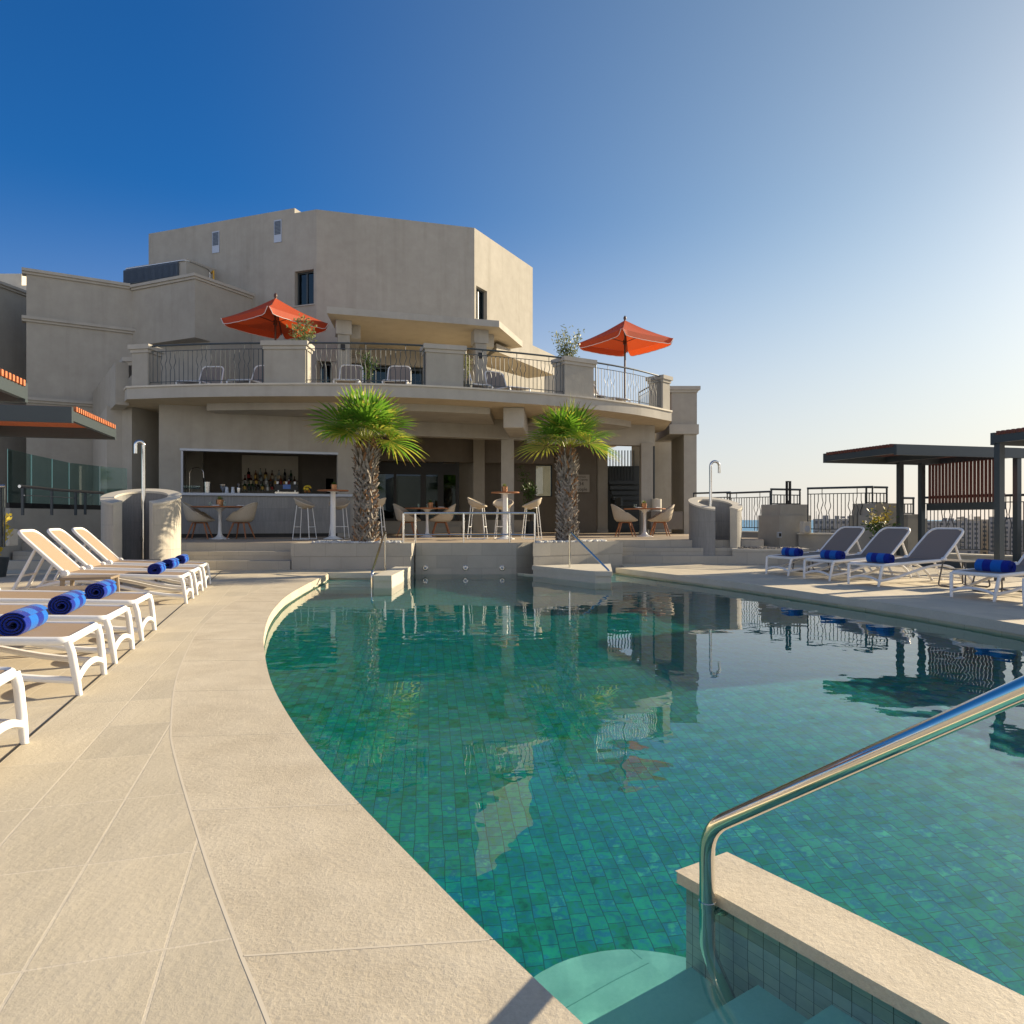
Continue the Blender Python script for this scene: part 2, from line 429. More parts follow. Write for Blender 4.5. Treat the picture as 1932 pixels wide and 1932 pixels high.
M['sling_shade_grey'] = slingmat('shade_grey_mesh_fabric', (.34, .285, .24), .25)  # beige fabric again, its backlit, shaded look put into the colour
M['taupe'] = plain('taupe_plastic', (.26, .20, .14), .45)
M['bronze'] = plain('bronze_metal', (.10, .085, .07), .45)
M['teak'] = wood('teak', (.26, .09, .035), (.40, .16, .06))
M['slat'] = wood('stained_slats', (.42, .13, .05), (.56, .19, .08), (12, 1, 12))
M['slat_dark'] = wood('dark_slats', (.10, .03, .022), (.15, .045, .03), (12, 12, 1))
M['darkwood'] = wood('dark_wood', (.06, .022, .012), (.10, .04, .02), (10, 10, 1))
M['wicker'] = mottled('wicker', (.44, .37, .27), (.55, .47, .36), 90, .7, .6, 130)
M['canvas'] = slingmat('orange_canvas', (.62, .085, .018), .32)
M['piping'] = plain('white_piping', (.75, .7, .66), .7)
M['pane'] = glassy('clear_pane', (.86, .92, .92))
M['pane_dark'] = glassy('dark_pane', (.09, .11, .12))
M['pane_blue'] = glassy('sky_sheen_pane', (.10, .16, .22), 0, (.45, .75, 1))  # the sky's blue reflection is painted into the mirror colour
M['pane_teal'] = glassy('teal_glass', (.60, .74, .72))
M['leaf'] = leafmat('palm_leaf', (.07, .20, .016), (.21, .38, .036), 5, .5)
M['leaf_y'] = leafmat('palm_leaf_yellowing', (.30, .38, .04), (.50, .46, .07), 5, .5)
M['leaf_dry'] = leafmat('palm_leaf_dry', (.25, .16, .05), (.36, .24, .09), 5, .2)
M['olive'] = leafmat('olive_leaf', (.14, .18, .05), (.32, .34, .12), 9, .35)
M['green'] = leafmat('bush_leaf', (.04, .09, .02), (.10, .18, .03), 9, .3)
M['yellow'] = leafmat('yellow_leaf', (.55, .42, .03), (.70, .55, .06), 9, .35)
M['twig'] = plain('twig', (.10, .07, .05), .9)
M['boot'] = mottled('palm_boot', (.16, .135, .11), (.36, .32, .275), 9, .9, .6, 50)
M['boot_red'] = mottled('palm_boot_brown', (.20, .10, .05), (.32, .19, .10), 9, .9, .6, 50)
M['fibre'] = mottled('palm_fibre', (.09, .065, .045), (.17, .125, .085), 20, .95, .6, 90)
M['pebble'] = mottled('pebble', (.46, .46, .45), (.68, .67, .64), 3, .6, .1)
M['pebble_dark'] = mottled('pebble_dark', (.10, .09, .08), (.34, .31, .27), 3, .6, .1)
M['sign'] = plain('sign_board', (.36, .33, .28), .6)
M['ink'] = plain('sign_ink', (.045, .035, .03), .7)
M['yellow_pipe'] = plain('yellow_pipe', (.60, .33, .03), .5)
M['galv'] = plain('galvanised', (.42, .46, .52), .45, .3)
M['louvre'] = plain('louvre_blue', (.10, .13, .17), .5, .3)
M['copper'] = plain('copper_pot', (.42, .22, .12), .3, .9)
M['soil'] = plain('soil', (.05, .035, .025), .95)
M['curtain'] = plain('curtain', (.34, .36, .42), .9)

# towels: terry cloth in two blues, striped across the roll
m, nt, p = newmat('striped_towel')
tc = nt.nodes.new('ShaderNodeTexCoord'); sx = nt.nodes.new('ShaderNodeSeparateXYZ'); nt.links.new(tc.outputs['Object'], sx.inputs[0])
mu = N(nt, 'ShaderNodeMath', operation='MULTIPLY_ADD'); mu.inputs[1].default_value = 1 / .42; mu.inputs[2].default_value = .5; nt.links.new(sx.outputs[1], mu.inputs[0])
rp = nt.nodes.new('ShaderNodeValToRGB'); rp.color_ramp.interpolation = 'CONSTANT'; e = rp.color_ramp.elements
LB, DB = (.010, .13, .50, 1), (.004, .022, .26, 1)
e[0].position = 0; e[0].color = LB; e[1].position = .24; e[1].color = DB
for ps, cc in ((.48, LB), (.78, DB)):
    x = e.new(ps); x.color = cc
nt.links.new(mu.outputs[0], rp.inputs[0]); nt.links.new(rp.outputs[0], p.inputs['Base Color'])
p.inputs['Roughness'].default_value = 1; p.inputs['Specular IOR Level'].default_value = .1
p.inputs['Sheen Weight'].default_value = .15
bump(nt, p, noise(nt, tc.outputs['Object'], 160, 2), .9, .008)
M['towel'] = m

# water: clear refraction with a faint blue-green tint, fine ripples as bump on real waves
m, nt, p = newmat('pool_water')
p.inputs['Transmission Weight'].default_value = 1; p.inputs['IOR'].default_value = 1.33; p.inputs['Roughness'].default_value = 0
p.inputs['Base Color'].default_value = (.52, .94, .95, 1)
v = coords(nt, kind='World', scale=(1, 1.0, 1), rot=.3)
bump(nt, p, noise(nt, v, 5, 2, .5), .03, .02)
M['water'] = m
# ================================================================= ground: decks, pool, terrace
TZ = 0.52                                # bar terrace level above the pool deck
WZ = -0.13                               # water level
PE = catmull([(.65, .652), (.1418, 1.437), (.0463, 1.585), (-.18, 1.951), (-.682, 2.809), (-1.10, 3.619), (-1.515, 4.545), (-1.975, 5.772), (-2.25, 6.609),
              (-2.524, 7.558), (-2.747, 8.497), (-2.975, 9.68), (-3.21, 11.6), (-3.36, 13.28)], 6)
LE = catmull([(.05, .56), (-.4846, 1.437), (-.664, 1.729), (-.9355, 2.1895), (-1.438, 3.083), (-1.663, 3.532), (-2.078, 4.474), (-2.463, 5.483), (-2.80, 6.45),
              (-3.06, 7.347), (-3.26, 8.2), (-3.44, 9.126), (-3.74, 11.2), (-3.98, 13.30)], 6)
RE = catmull([(2.138, 14.98), (2.85, 13.36), (3.72, 11.1), (4.487, 8.593), (4.856, 6.877), (5.04, 5.2), (5.06, 4.2), (4.95, 3.4)], 6)

deck = MB().prism([(x, y) for x, y in LE] + [(-3.42, 13.31), (-3.46, 13.61), (-2.29, 13.61), (-2.29, 14.45), (-16, 14.45), (-16, -8), (14, -8), (14, 3.4), (4.95, 3.4), (1.47, 1.18), (1.28, 1.06), (.65, .652)], -.10, 0, 1, 0)
tag(deck.build('pool_deck', [M['deck'], M['pale']]), kind='structure')
rd = MB().prism(list(RE) + [(14, 3.4), (14, 13), (9.9, 14.9), (8.3, 16.35), (7.2, 17.2), (6.9, 19.2), (6.1, 20.6), (4, 22), (3.4, 22), (3.4, 16.4), (2.387, 16.4), (2.387, 15.4)], -.10, 0, 1, 0)
tag(rd.build('far_pool_deck', [M['deck'], M['pale']], bevel=.008), kind='structure')

# coping: curved stones along the left edge, a hair apart
def resample(P, n):
    d = [0]
    for i in range(1, len(P)): d.append(d[-1] + math.dist(P[i], P[i - 1]))
    out = []; j = 0
    for k in range(n + 1):
        t = d[-1] * k / n
        while j < len(P) - 2 and d[j + 1] < t: j += 1
        u = (t - d[j]) / ((d[j + 1] - d[j]) or 1); out.append(tuple(a + (b - a) * u for a, b in zip(P[j], P[j + 1])))
    return out
NC = 168
pe, le = resample(PE, NC), resample([(x + .006, y + .002) for x, y in LE], NC)
cm = MB(); st = 12
cuts = [4] + list(range(4 + st, NC, st)) + [NC]
prev = 0
for ci in cuts:
    a, b = prev, ci
    def cut(Pt, i, s): # shrink the ends to leave a joint
        j = min(max(i + s, 0), NC); l = math.dist(Pt[i], Pt[j]) or 1
        return tuple(u + (w - u) * (.0022 / l) for u, w in zip(Pt[i], Pt[j]))
    inner = [cut(pe, a, 1)] + pe[a + 1:b] + [cut(pe, b, -1)]
    outer = [cut(le, a, 1)] + le[a + 1:b] + [cut(le, b, -1)]
    cm.prism(inner + outer[::-1], -.10, 0)
    prev = ci
tag(cm.build('pool_coping', [M['coping']], bevel=.0035), kind='structure')
gj = MB(); lo, li = offset2([(x + .003, y + .001) for x, y in LE], .0045), offset2([(x + .003, y + .001) for x, y in LE], -.0045)
for k in range(len(LE) - 1): gj.quad((*lo[k], +.0006), (*li[k], +.0006), (*li[k + 1], +.0006), (*lo[k + 1], +.0006)); gj.f[-1].reverse()
for ci in cuts[:-1]:
    dv = (Vector(pe[ci]) - Vector(le[ci])).normalized(); q0, q1 = Vector(le[ci]), Vector(pe[ci]) - dv * .01; nv = Vector((-dv.y, dv.x)) * .0035
    gj.quad((*(q0 - nv), +.0006), (*(q0 + nv), +.0006), (*(q1 + nv), +.0006), (*(q1 - nv), +.0006)); gj.f[-1].reverse()
tag(gj.build('coping_bed', [M['grout']]), kind='structure')
# the long black movement joint in the left deck
jm = MB(); ja, jb = Vector((-2.11, 2.99)), Vector((-5.60, 13.97)); jd = (jb - ja).normalized(); ja = ja - jd * 9
jm.slab(ja, jb, -.0045, .0045, -.002, .0035)
tag(jm.build('expansion_joint', [M['joint']]), kind='structure')

POOL = list(PE) + [(-3.46, 13.61), (-2.29, 13.61), (-2.29, 14.95), (.09, 14.95), (.42, 14.5), (1.49, 12.82), (1.787, 12.82), (1.9, 14.95), (2.138, 14.98)] + list(RE)[1:] + [(1.47, 1.18), (.65, .652)]
FZ = -1.2
wl = offset2(POOL + [POOL[0]], .04)
pw = MB()
for a, b in zip(wl[:-1], wl[1:]):
    pw.quad((b[0], b[1], FZ), (a[0], a[1], FZ), (a[0], a[1], -.1), (b[0], b[1], -.1))
o = tag(pw.build('pool_wall', [M['pool_wall']]), kind='structure'); o.cycles.is_caustics_receiver = True
pf = MB().quad((-5, -.5, FZ), (6.8, -.5, FZ), (6.8, 16.2, FZ), (-5, 16.2, FZ))
o = tag(pf.build('pool_floor', [M['pool_floor']]), kind='structure'); o.cycles.is_caustics_receiver = True
def inside(x, y, P):
    c = False; j = len(P) - 1
    for i in range(len(P)):
        if (P[i][1] > y) != (P[j][1] > y) and x < (P[j][0] - P[i][0]) * (y - P[i][1]) / (P[j][1] - P[i][1]) + P[i][0]: c = not c
        j = i
    return c
waves = []
wr = random.Random(3)
for k in range(20):
    ang = R(95) + wr.gauss(0, .8); lam = .12 * (1.13 ** k) * wr.uniform(.9, 1.1); waves.append((2 * math.pi / lam * math.cos(ang), 2 * math.pi / lam * math.sin(ang), wr.uniform(0, 6.28), .0038 * min(1, .26 / lam) * lam / 6.28))
import numpy as np
gs = .032
gx, gy = np.meshgrid(np.arange(-4.4, 8.2, gs), np.arange(.2, 16.2, gs))  # sheet continues unseen under the decks, added to carry sunlight to the floor
gg = .55 + .45 * np.sin(.9 * gx + 1.3 * np.sin(.5 * gy)) * np.sin(.7 * gy + .4)
gz = WZ + gg * sum(a * np.sin(kx * gx + ky * gy + ph) for kx, ky, ph, a in waves)
ny, nx = gx.shape
ii = np.arange(nx * ny).reshape(ny, nx)
wm = MB()
wm.v = np.stack([gx, gy, gz], -1).reshape(-1, 3).tolist()
wm.f = np.stack([ii[:-1, :-1], ii[:-1, 1:], ii[1:, 1:], ii[1:, :-1]], -1).reshape(-1, 4).tolist()
wm.m = [0] * len(wm.f)
o = tag(wm.build('pool_water', M['water'], smooth=True, angle=80), kind='structure')
o.cycles.is_caustics_caster = True
WATER = o

# steps down into the pool, near corner
AV, BV, P0 = Vector((.543, -.839)), Vector((.839, .543)), Vector((.549, 2.224))
def sb(s, b): q = P0 + AV * s + BV * b; return (q.x, q.y)
def near_poly(s0, b0=-.80, b1=0.0, s1=1.35): return [sb(s0, b0), sb(s0, b1), sb(s1, b1), sb(s1, b0)]
ns = MB()
plat = [sb(-.455 * math.cos(t), -.18 + .455 * math.sin(t)) for t in [R(-89 + 178 * k / 24) for k in range(25)]] + [sb(1.3, .20), sb(1.3, -.8), sb(.0, -.8)]
ns.prism(plat, FZ, -.93)
for s0, z in ((-.21, -.77), (0, -.612), (.247, -.452), (.473, -.311), (.71, -.165)): ns.prism(near_poly(s0), FZ, z)
o = tag(ns.build('pool_steps', [M['step_stone']], bevel=.006), kind='structure'); o.cycles.is_caustics_receiver = True
bw = thing('pool_divider_wall', 'low slate-tiled divider wall with a pale stone cap beside the nearest handrail', 'wall', (P0.x, P0.y, FZ), world=True)
b_ = MB().prism([sb(-.02, 0), sb(-.02, .195), sb(1.3, .195), sb(1.3, 0)], FZ, -.1255).build('tiled_body', [M['wall_tile']], bw); b_.cycles.is_caustics_receiver = True
MB().prism([sb(-.045, -.022), sb(-.045, .215), sb(1.35, .215), sb(1.35, -.022)], -.125, -.09).build('cap', [M['coping']], bw, bevel=.012)
# steps at the far left and far right ends
fs = MB()
for k, z in enumerate((-.165, -.31, -.46, -.61)): fs.prism([(-3.5, 13.61), (-2.29, 13.61), (-2.29, 13.27 - .36 * k), (-3.42 + .03 * k, 13.27 - .36 * k)], FZ, z)
for k, z in enumerate((-.165, -.31, -.46)): fs.prism([(1.6, 15.3), (2.6, 15.3), (2.75 + .1 * k, 14.4 - .3 * k), (1.75, 14.1 - .35 * k)], FZ, z)
o = tag(fs.build('far_pool_steps', [M['step_stone']], bevel=.006), kind='structure'); o.cycles.is_caustics_receiver = True
def divider(nm, label, poly, top, cap_over):
    t = thing(nm, label, 'wall', (poly[0][0], poly[0][1], FZ), world=True)
    MB().prism(poly, FZ, top - .085).build('body', [M['pale']], t)
    c = [sum(q[i] for q in poly) / len(poly) for i in (0, 1)]
    big = [tuple(c[i] + (q[i] - c[i]) * (1 + cap_over / max(math.dist(q, c), .1)) for i in (0, 1)) for q in poly]
    MB().prism(big, top - .085, top).build('cap', [M['pale']], t, bevel=.008)
divider('pool_divider_wall', 'short pale stone divider wall below the first palm with a steel rail beside it', [(-2.27, 11.92), (-1.977, 11.92), (-1.977, 14.10), (-2.27, 14.10)], .08, .03)
divider('pool_divider_wall', 'wide wedge-shaped pale stone platform below the second palm carrying a sloping rail', [(.42, 14.48), (1.47, 12.85), (1.76, 12.85), (2.05, 15.2), (.45, 14.5)], .08, .03)

# terrace with steps and planters
tm = MB().prism([(-10.6, 15.17), (-1.99, 15.17), (-1.99, 14.95), (.09, 14.95), (.44, 15.25), (2.387, 16.2), (2.387, 17.0), (5.9, 17.0), (8, 24), (8, 34), (-16, 34), (-16, 19.4), (-10.6, 19.4)], FZ, TZ, 1, 0)
tag(tm.build('bar_terrace', [M['terrace'], M['block']]), kind='structure')
es = MB()
for k in (0, 1): es.prism([(-10.2, 14.45 + .36 * k), (-4.421, 14.45 + .36 * k), (-4.421, 15.169), (-10.2, 15.169)], -.1, .173 * (k + 1))
tag(es.build('terrace_steps', [M['block']], bevel=.006), kind='structure')
es = MB()
for k in (0, 1): es.prism([(2.388, 16.4 + .3 * k), (5.4 + .6 * (1 - k), 16.4 + .3 * k), (6.2, 16.999), (2.388, 16.999)], -.1, .173 * (k + 1))
tag(es.build('far_terrace_steps', [M['block']], bevel=.006), kind='structure')
def planter(name, label, poly, mt):
    t = thing(name, label, 'planter', (poly[0][0], poly[0][1], 0), world=True)
    c = [sum(q[i] for q in poly) / len(poly) for i in (0, 1)]
    MB().prism(poly, -.3, .265).build('lower_course', [mt], t)
    big = [tuple(c[i] + (q[i] - c[i]) * 1.014 for i in (0, 1)) for q in poly]
    MB().prism(big, .266, .525).build('upper_course', [mt], t, bevel=.006)
planter('stone_planter', 'grey stone block planter under the first palm', [(-4.4, 14.47), (-2.02, 14.47), (-2.02, 15.15), (-4.4, 15.15)], M['block'])
planter('stone_planter', 'sunlit stone block planter under the second palm, right of the wall lights', [(.43, 14.5), (2.40, 15.78), (2.36, 16.25), (.46, 15.26)], M['block_r'])

def pebbles(name, spots, m, base_z, szs):
    mb = MB()
    ico = [(0, 0, 1)] + [(.894 * math.cos(R(72 * k)), .894 * math.sin(R(72 * k)), .447) for k in range(5)] + [(.894 * math.cos(R(36 + 72 * k)), .894 * math.sin(R(36 + 72 * k)), -.447) for k in range(5)] + [(0, 0, -1)]
    fc = [(0, 1 + k, 1 + (k + 1) % 5) for k in range(5)] + [(1 + k, 6 + k, 1 + (k + 1) % 5) for k in range(5)] + [(1 + (k + 1) % 5, 6 + k, 6 + (k + 1) % 5) for k in range(5)] + [(11, 6 + (k + 1) % 5, 6 + k) for k in range(5)]
    for x, y in spots:
        s = rnd.uniform(*szs); a = rnd.uniform(0, 6.28); q = Matrix.Rotation(a, 3, 'Z') @ Matrix.Rotation(rnd.uniform(-.4, .4), 3, 'X') @ Matrix.Diagonal((s, s * rnd.uniform(.6, .9), s * rnd.uniform(.4, .6)))
        mb.add([q @ Vector(p) + Vector((x, y, base_z + s * .25)) for p in ico], fc)
    return tag(mb.build(name, m, smooth=True, angle=80), kind='stuff')
pebbles('pebbles', [(rnd.uniform(-4.0, -2.25), 14.55 + .5 * rnd.random() ** 1.2) for _ in range(520)], M['pebble'], .525, (.03, .065))
sp = []
while len(sp) < 520:
    x = rnd.uniform(.5, 2.0); y = rnd.uniform(14.6, 15.9)
    if .07 < y - (14.5 + .65 * (x - .43)) < .45: sp.append((x, y))
pebbles('pebbles', sp, M['pebble'], .525, (.03, .065))

# rolling ground, sea and land beyond the roof
sea = MB(); sea.quad((-30000, 60, -46), (45000, 60, -46), (45000, 55000, -46), (-30000, 55000, -46))
m, nt, p = newmat('sea_water'); p.inputs['Base Color'].default_value = (.03, .20, .36, 1); p.inputs['Roughness'].default_value = .35; p.inputs['Specular IOR Level'].default_value = .3
bump(nt, p, noise(nt, coords(nt, kind='World'), .15, 4), .5, .5)
tag(sea.build('sea', m), kind='structure')
gl = MB().prism([(-400, -300), (900, -300), (900, 700), (330, 720), (150, 420), (70, 150), (10, 62), (-400, 62)], -48, -42)
tag(gl.build('town_ground', M['stucco']), kind='structure')
# ================================================================= hotel building
C18, S18 = math.cos(R(18)), math.sin(R(18))
BP = (-8.95, 18.82)                                   # a point of the bar front
def bar(s, d=0.0): return (BP[0] + C18 * s - S18 * d, BP[1] + S18 * s + C18 * d)      # s along the front, d into the building
def bar_s(px, d=0.0):                                 # s where the bar front is seen at px
    k = (px - 966) / FP
    x0, y0 = BP[0] - S18 * d, BP[1] + C18 * d
    return (k * y0 - x0) / (C18 - k * S18)
hotel = thing('hotel_building', 'taupe rendered hotel with a curved balcony over the open poolside bar', 'building', (-2, 22, TZ), world=True)
ST, SD, TR, SF = M['stucco'], M['stucco_dark'], M['trim'], M['soffit']
# --- upper block
A_ = (-1.297, 25.0); B1 = (-6.34, 23.51); B0 = (-13.0, 25.95); BR = (.826, 28.95)
up = MB()
ZR = 11.05
def holed(mb, a, b, z0, z1, holes, th=.3):
    """wall a->b, outer face on the line, thickness to the left; holes = (s0, s1, z0, z1) along it"""
    L = math.dist(a, b); d = ((b[0] - a[0]) / L, (b[1] - a[1]) / L)
    P = lambda s: (a[0] + d[0] * s, a[1] + d[1] * s)
    cur = 0
    for s0, s1, h0, h1 in sorted(holes):
        if s0 > cur: mb.slab(P(cur), P(s0), 0, th, z0, z1)
        if h0 > z0: mb.slab(P(s0), P(s1), 0, th, z0, h0)
        if h1 < z1: mb.slab(P(s0), P(s1), 0, th, h1, z1)
        cur = s1
    if cur < L: mb.slab(P(cur), P(L), 0, th, z0, z1)
def s_at(a, b, px):
    L = math.dist(a, b); d = ((b[0] - a[0]) / L, (b[1] - a[1]) / L); k = (px - 966) / FP
    return (k * a[1] - a[0]) / (d[0] - k * d[1])
# left face (runs B0 -> B1), mid face B1 -> A_, lit face A_ -> BR
w1 = (s_at(B0, B1, 556), s_at(B0, B1, 592))
holed(up, B0, B1, 3.9, ZR, [(w1[0], w1[1], 8.0, 9.13)])
md = MB()
dl = (s_at(B1, A_, 577), s_at(B1, A_, 801))
holed(md, B1, A_, 3.9, ZR, [(.02, dl[1] + .1, 4.32, 6.15)])
lt = MB()
wl2 = (s_at(A_, BR, 898.5), s_at(A_, BR, 919))
holed(lt, A_, BR, 3.9, ZR, [(wl2[0], wl2[1], 7.95, 9.1)])
bk = MB()
bk.slab(BR, (-3.5, 34), 0, .3, 3.9, ZR); bk.slab((-3.5, 34), (-13, 34), 0, .3, 3.9, ZR); bk.slab((-13, 34), B0, 0, .3, 3.9, ZR)
bk.prism([(-12.6, 26.3), (-6.4, 24.0), (-1.5, 25.4), (.4, 28.9), (-3.5, 33.6), (-12.6, 33.6)], ZR - .35, ZR - .2)
bk.prism([(-12.6, 26.3), (-6.4, 24.0), (-1.5, 25.4), (.4, 28.9), (-3.5, 33.6), (-12.6, 33.6)], 7.2, 7.4)
# raised parapet strip of the left face, with a sunlit return
LB = math.dist(B0, B1); s_e = s_at(B0, B1, 556)
dB = ((B1[0] - B0[0]) / LB, (B1[1] - B0[1]) / LB)
par = MB().slab(B0, (B0[0] + dB[0] * s_e, B0[1] + dB[1] * s_e), 0.001, 1.6, ZR, ZR + .17)
up.build('wall', [ST], hotel); md.build('wall', [ST], hotel); lt.build('wall', [ST], hotel); bk.build('wall', [ST], hotel)
par.build('parapet', [ST], hotel)
def window(a, b, s0, s1, z0, z1, set_back=.16, mulls=(.5,), pane=None, fm=None, nm='window', fw=.05, dark=None):
    L = math.dist(a, b); d = ((b[0] - a[0]) / L, (b[1] - a[1]) / L)
    P = lambda s: (a[0] + d[0] * s, a[1] + d[1] * s)
    fr = MB()
    fr.slab(P(s0), P(s0 + fw), set_back, set_back + .07, z0, z1); fr.slab(P(s1 - fw), P(s1), set_back, set_back + .07, z0, z1)
    fr.slab(P(s0 + fw), P(s1 - fw), set_back, set_back + .07, z0, z0 + fw); fr.slab(P(s0 + fw), P(s1 - fw), set_back, set_back + .07, z1 - fw, z1)
    for m_ in mulls:
        c = s0 + (s1 - s0) * m_; fr.slab(P(c - fw * .5), P(c + fw * .5), set_back, set_back + .06, z0 + fw, z1 - fw)
    f = fr.build(nm, [fm or M['dark']], hotel)
    MB().slab(P(s0 + fw), P(s1 - fw), set_back + .03, set_back + .04, z0 + fw, z1 - fw).build('pane', [pane or M['pane_blue']], f)
    return f
f = window(B0, B1, w1[0], w1[1], 8.0, 9.13)
L = LB
MB().slab(tuple(B0[i] + dB[i] * (w1[0] - .03) for i in (0, 1)), tuple(B0[i] + dB[i] * (w1[1] + .03) for i in (0, 1)), -.035, .14, 7.96, 7.999).build('sill', [TR], f)
f = window(A_, BR, wl2[0], wl2[1], 7.95, 9.1, .14)
L = math.dist(A_, BR); dA = ((BR[0] - A_[0]) / L, (BR[1] - A_[1]) / L)
MB().slab(tuple(A_[i] + dA[i] * (wl2[0] - .03) for i in (0, 1)), tuple(A_[i] + dA[i] * (wl2[1] + .03) for i in (0, 1)), -.035, .12, 7.91, 7.949).build('sill', [TR], f)
# sliding doors on the balcony, curtains behind the first
for p0, p1 in ((577, 627), (662, 735), (735, 801)):
    s0, s1 = max(.03, s_at(B1, A_, p0)), s_at(B1, A_, p1)
    f = window(B1, A_, s0, s1, 4.33, 6.1, .14, (.5,) if p0 != 577 else (.5,), M['pane_blue'], nm='sliding_door', fw=.07)
LM = math.dist(B1, A_); dM = ((A_[0] - B1[0]) / LM, (A_[1] - B1[1]) / LM)
cu = MB(); s0 = .1
for k in range(26):
    s_ = s0 + k * .055; q = (B1[0] + dM[0] * s_ - dM[1] * (.36 + .03 * (k % 2)), B1[1] + dM[1] * s_ + dM[0] * (.36 + .03 * (k % 2)))
    cu.tube([(q[0], q[1], 4.35), (q[0], q[1], 6.1)], .028, 6)
cu.build('curtain', [M['curtain']], hotel, smooth=True)
for q0, q1 in ((627, 662),):
    md2 = MB().slab(tuple(B1[i] + dM[i] * s_at(B1, A_, q0) for i in (0, 1)), tuple(B1[i] + dM[i] * s_at(B1, A_, q1) for i in (0, 1)), .003, .26, 4.33, 6.14)
    md2.build('wall', [ST], hotel)
# dark rooms behind
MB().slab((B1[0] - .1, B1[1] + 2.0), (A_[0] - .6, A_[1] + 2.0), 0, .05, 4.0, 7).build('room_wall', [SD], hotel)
# wall vents on the left face
for pc, zt in ((408, None), (525, None)):
    sc_ = s_at(B0, B1, pc); q = (B0[0] + dB[0] * sc_, B0[1] + dB[1] * sc_)
    zt = ZA(437 if pc == 408 else 415.5, q[1]); ln = math.atan2(dB[1], dB[0])
    v = MB().box((q[0] + dB[1] * .012, q[1] - dB[0] * .012, zt - .37), (.30, .03, .74), ln).build('wall_vent', [M['galv']], hotel)
    sl = MB()
    for k in range(10): sl.box((q[0] + dB[1] * .034, q[1] - dB[0] * .034, zt - .06 - k * .045), (.24, .014, .03), ln)
    sl.build('louvre', [M['louvre']], v)
# --- low lit wing behind on the right
MB().slab(BR, (BR[0] + .473 * 3.2, BR[1] + .88 * 3.2), 0, 2, 3.9, 7.95).build('wall', [ST], hotel)
# --- roof box with louvre on the left
q = (-10.73, 23.9); d1 = (-.939, .343)
rb = MB().prism([q, (q[0] + d1[0] * 2.62, q[1] + d1[1] * 2.62), (q[0] + d1[0] * 2.62 + .9, q[1] + d1[1] * 2.62 + 1.7), (q[0] + .9, q[1] + 1.7)], 7.5, 9.6)
rbx = rb.build('roof_box', [ST], hotel)
a = (q[0] + d1[0] * .3, q[1] + d1[1] * .3); b = (q[0] + d1[0] * 2.66, q[1] + d1[1] * 2.66)
lv = MB().slab(a, b, .003, .07, 9.02, 9.5)
n_ = 46
for k in range(n_):
    t = (k + .5) / n_; c = (a[0] + (b[0] - a[0]) * t, a[1] + (b[1] - a[1]) * t)
    lv.box((c[0] - .343 * .085, c[1] - .939 * .085, 9.26), (.018, .03, .44), math.atan2(d1[1], d1[0]))
lv.build('louvre', [M['louvre']], rbx)
MB().slab((q[0] + d1[0] * .9, q[1] + d1[1] * .9), (q[0] + d1[0] * 2.0, q[1] + d1[1] * 2.0), .003, .03, 8.2, 8.78).build('window', [M['pane_dark']], rbx)
MB().tube(rounded([(q[0] + d1[0] * 2.6 - .02, q[1] + d1[1] * 2.6 - .04, 9.54), (q[0] - .02, q[1] - .04, 9.54), (q[0] + .45, q[1] + .8, 9.5), (q[0] + .45, q[1] + .8, 8.3)], .15), .02, 6).build('conduit', [M['steel_soft']], rbx)
yq = (-10.1, 24.55)
MB().tube(rounded([(yq[0] - .22, yq[1] + .3, 9.42), (yq[0], yq[1], 9.42), (yq[0], yq[1], 8.2)], .06), .028, 8).build('gas_pipe', [M['yellow_pipe']], hotel, smooth=True)

# --- left wing: wall R, jutting box Q, far wall S, with cornices
def cornice(mb, P, z1, h=.16, out=.12):
    """two-step cornice along an open polyline, outer side on the right of travel"""
    for (o1, za, zb) in ((out, z1 - h * .55, z1), (out * .5, z1 - h, z1 - h * .55 - .001)):
        O = offset2(P, -o1); I = offset2(P, .25)
        mb.prism(O + I[::-1], za, zb)
Qc = (-9.78, 22.38); Ql = (-12.33, 23.56); Qr = (-8.75, 24.39)
box = MB().prism([Ql, Qc, Qr, (-11.6, 25.6)], 6.62, 8.46)
box.build('jutting_box', [ST], hotel)
co = MB(); cornice(co, [Ql, Qc, (Qr[0] + .02, Qr[1] + .05)], 8.58)
co.build('cornice', [TR], hotel)
Rl = (-14.77, 22.06)
rw = MB().prism([Rl, (Ql[0] + .6, Ql[1] + .37), (-11.4, 27.5), (-14.5, 27.5)], -.05, 8.5); rw.build('wall', [ST], hotel)
rw = MB().prism([Ql, (-9.52, 22.89), (Qr[0] - .002, Qr[1]), (-11.6, 25.6)], 3.9, 6.619); rw.build('wall', [ST], hotel)
co = MB(); cornice(co, [(Rl[0] - .1, Rl[1] - .06), (Ql[0] - .06, Ql[1] - .03)], 8.62); co.build('cornice', [TR], hotel)
co = MB(); cornice(co, [(Rl[0] - .1, Rl[1] - .06), (Ql[0] + .1, Ql[1] + .06)], 7.18); co.build('cornice', [TR], hotel)
co = MB(); cornice(co, [(Rl[0] - .1, Rl[1] - .06), (-12.95, 23.18)], 4.72); co.build('cornice', [M['trim']], hotel)
co = MB(); cornice(co, [(-13.6, 22.78), (-12.95, 23.18)], 3.75); co.build('cornice', [M['trim']], hotel)
MB().slab((-17.1, 18.6), (-15.75, 26.0), 0, .5, -3, 8.42).build('wall', [ST], hotel)
MB().slab((-15.7, 26.0), (-14.3, 27.4), 0, .3, -3, 8.3).build('wall', [ST], hotel)
co = MB(); cornice(co, [(-17.1, 18.6), (-15.75, 26.0)], 8.55); co.build('cornice', [TR], hotel)
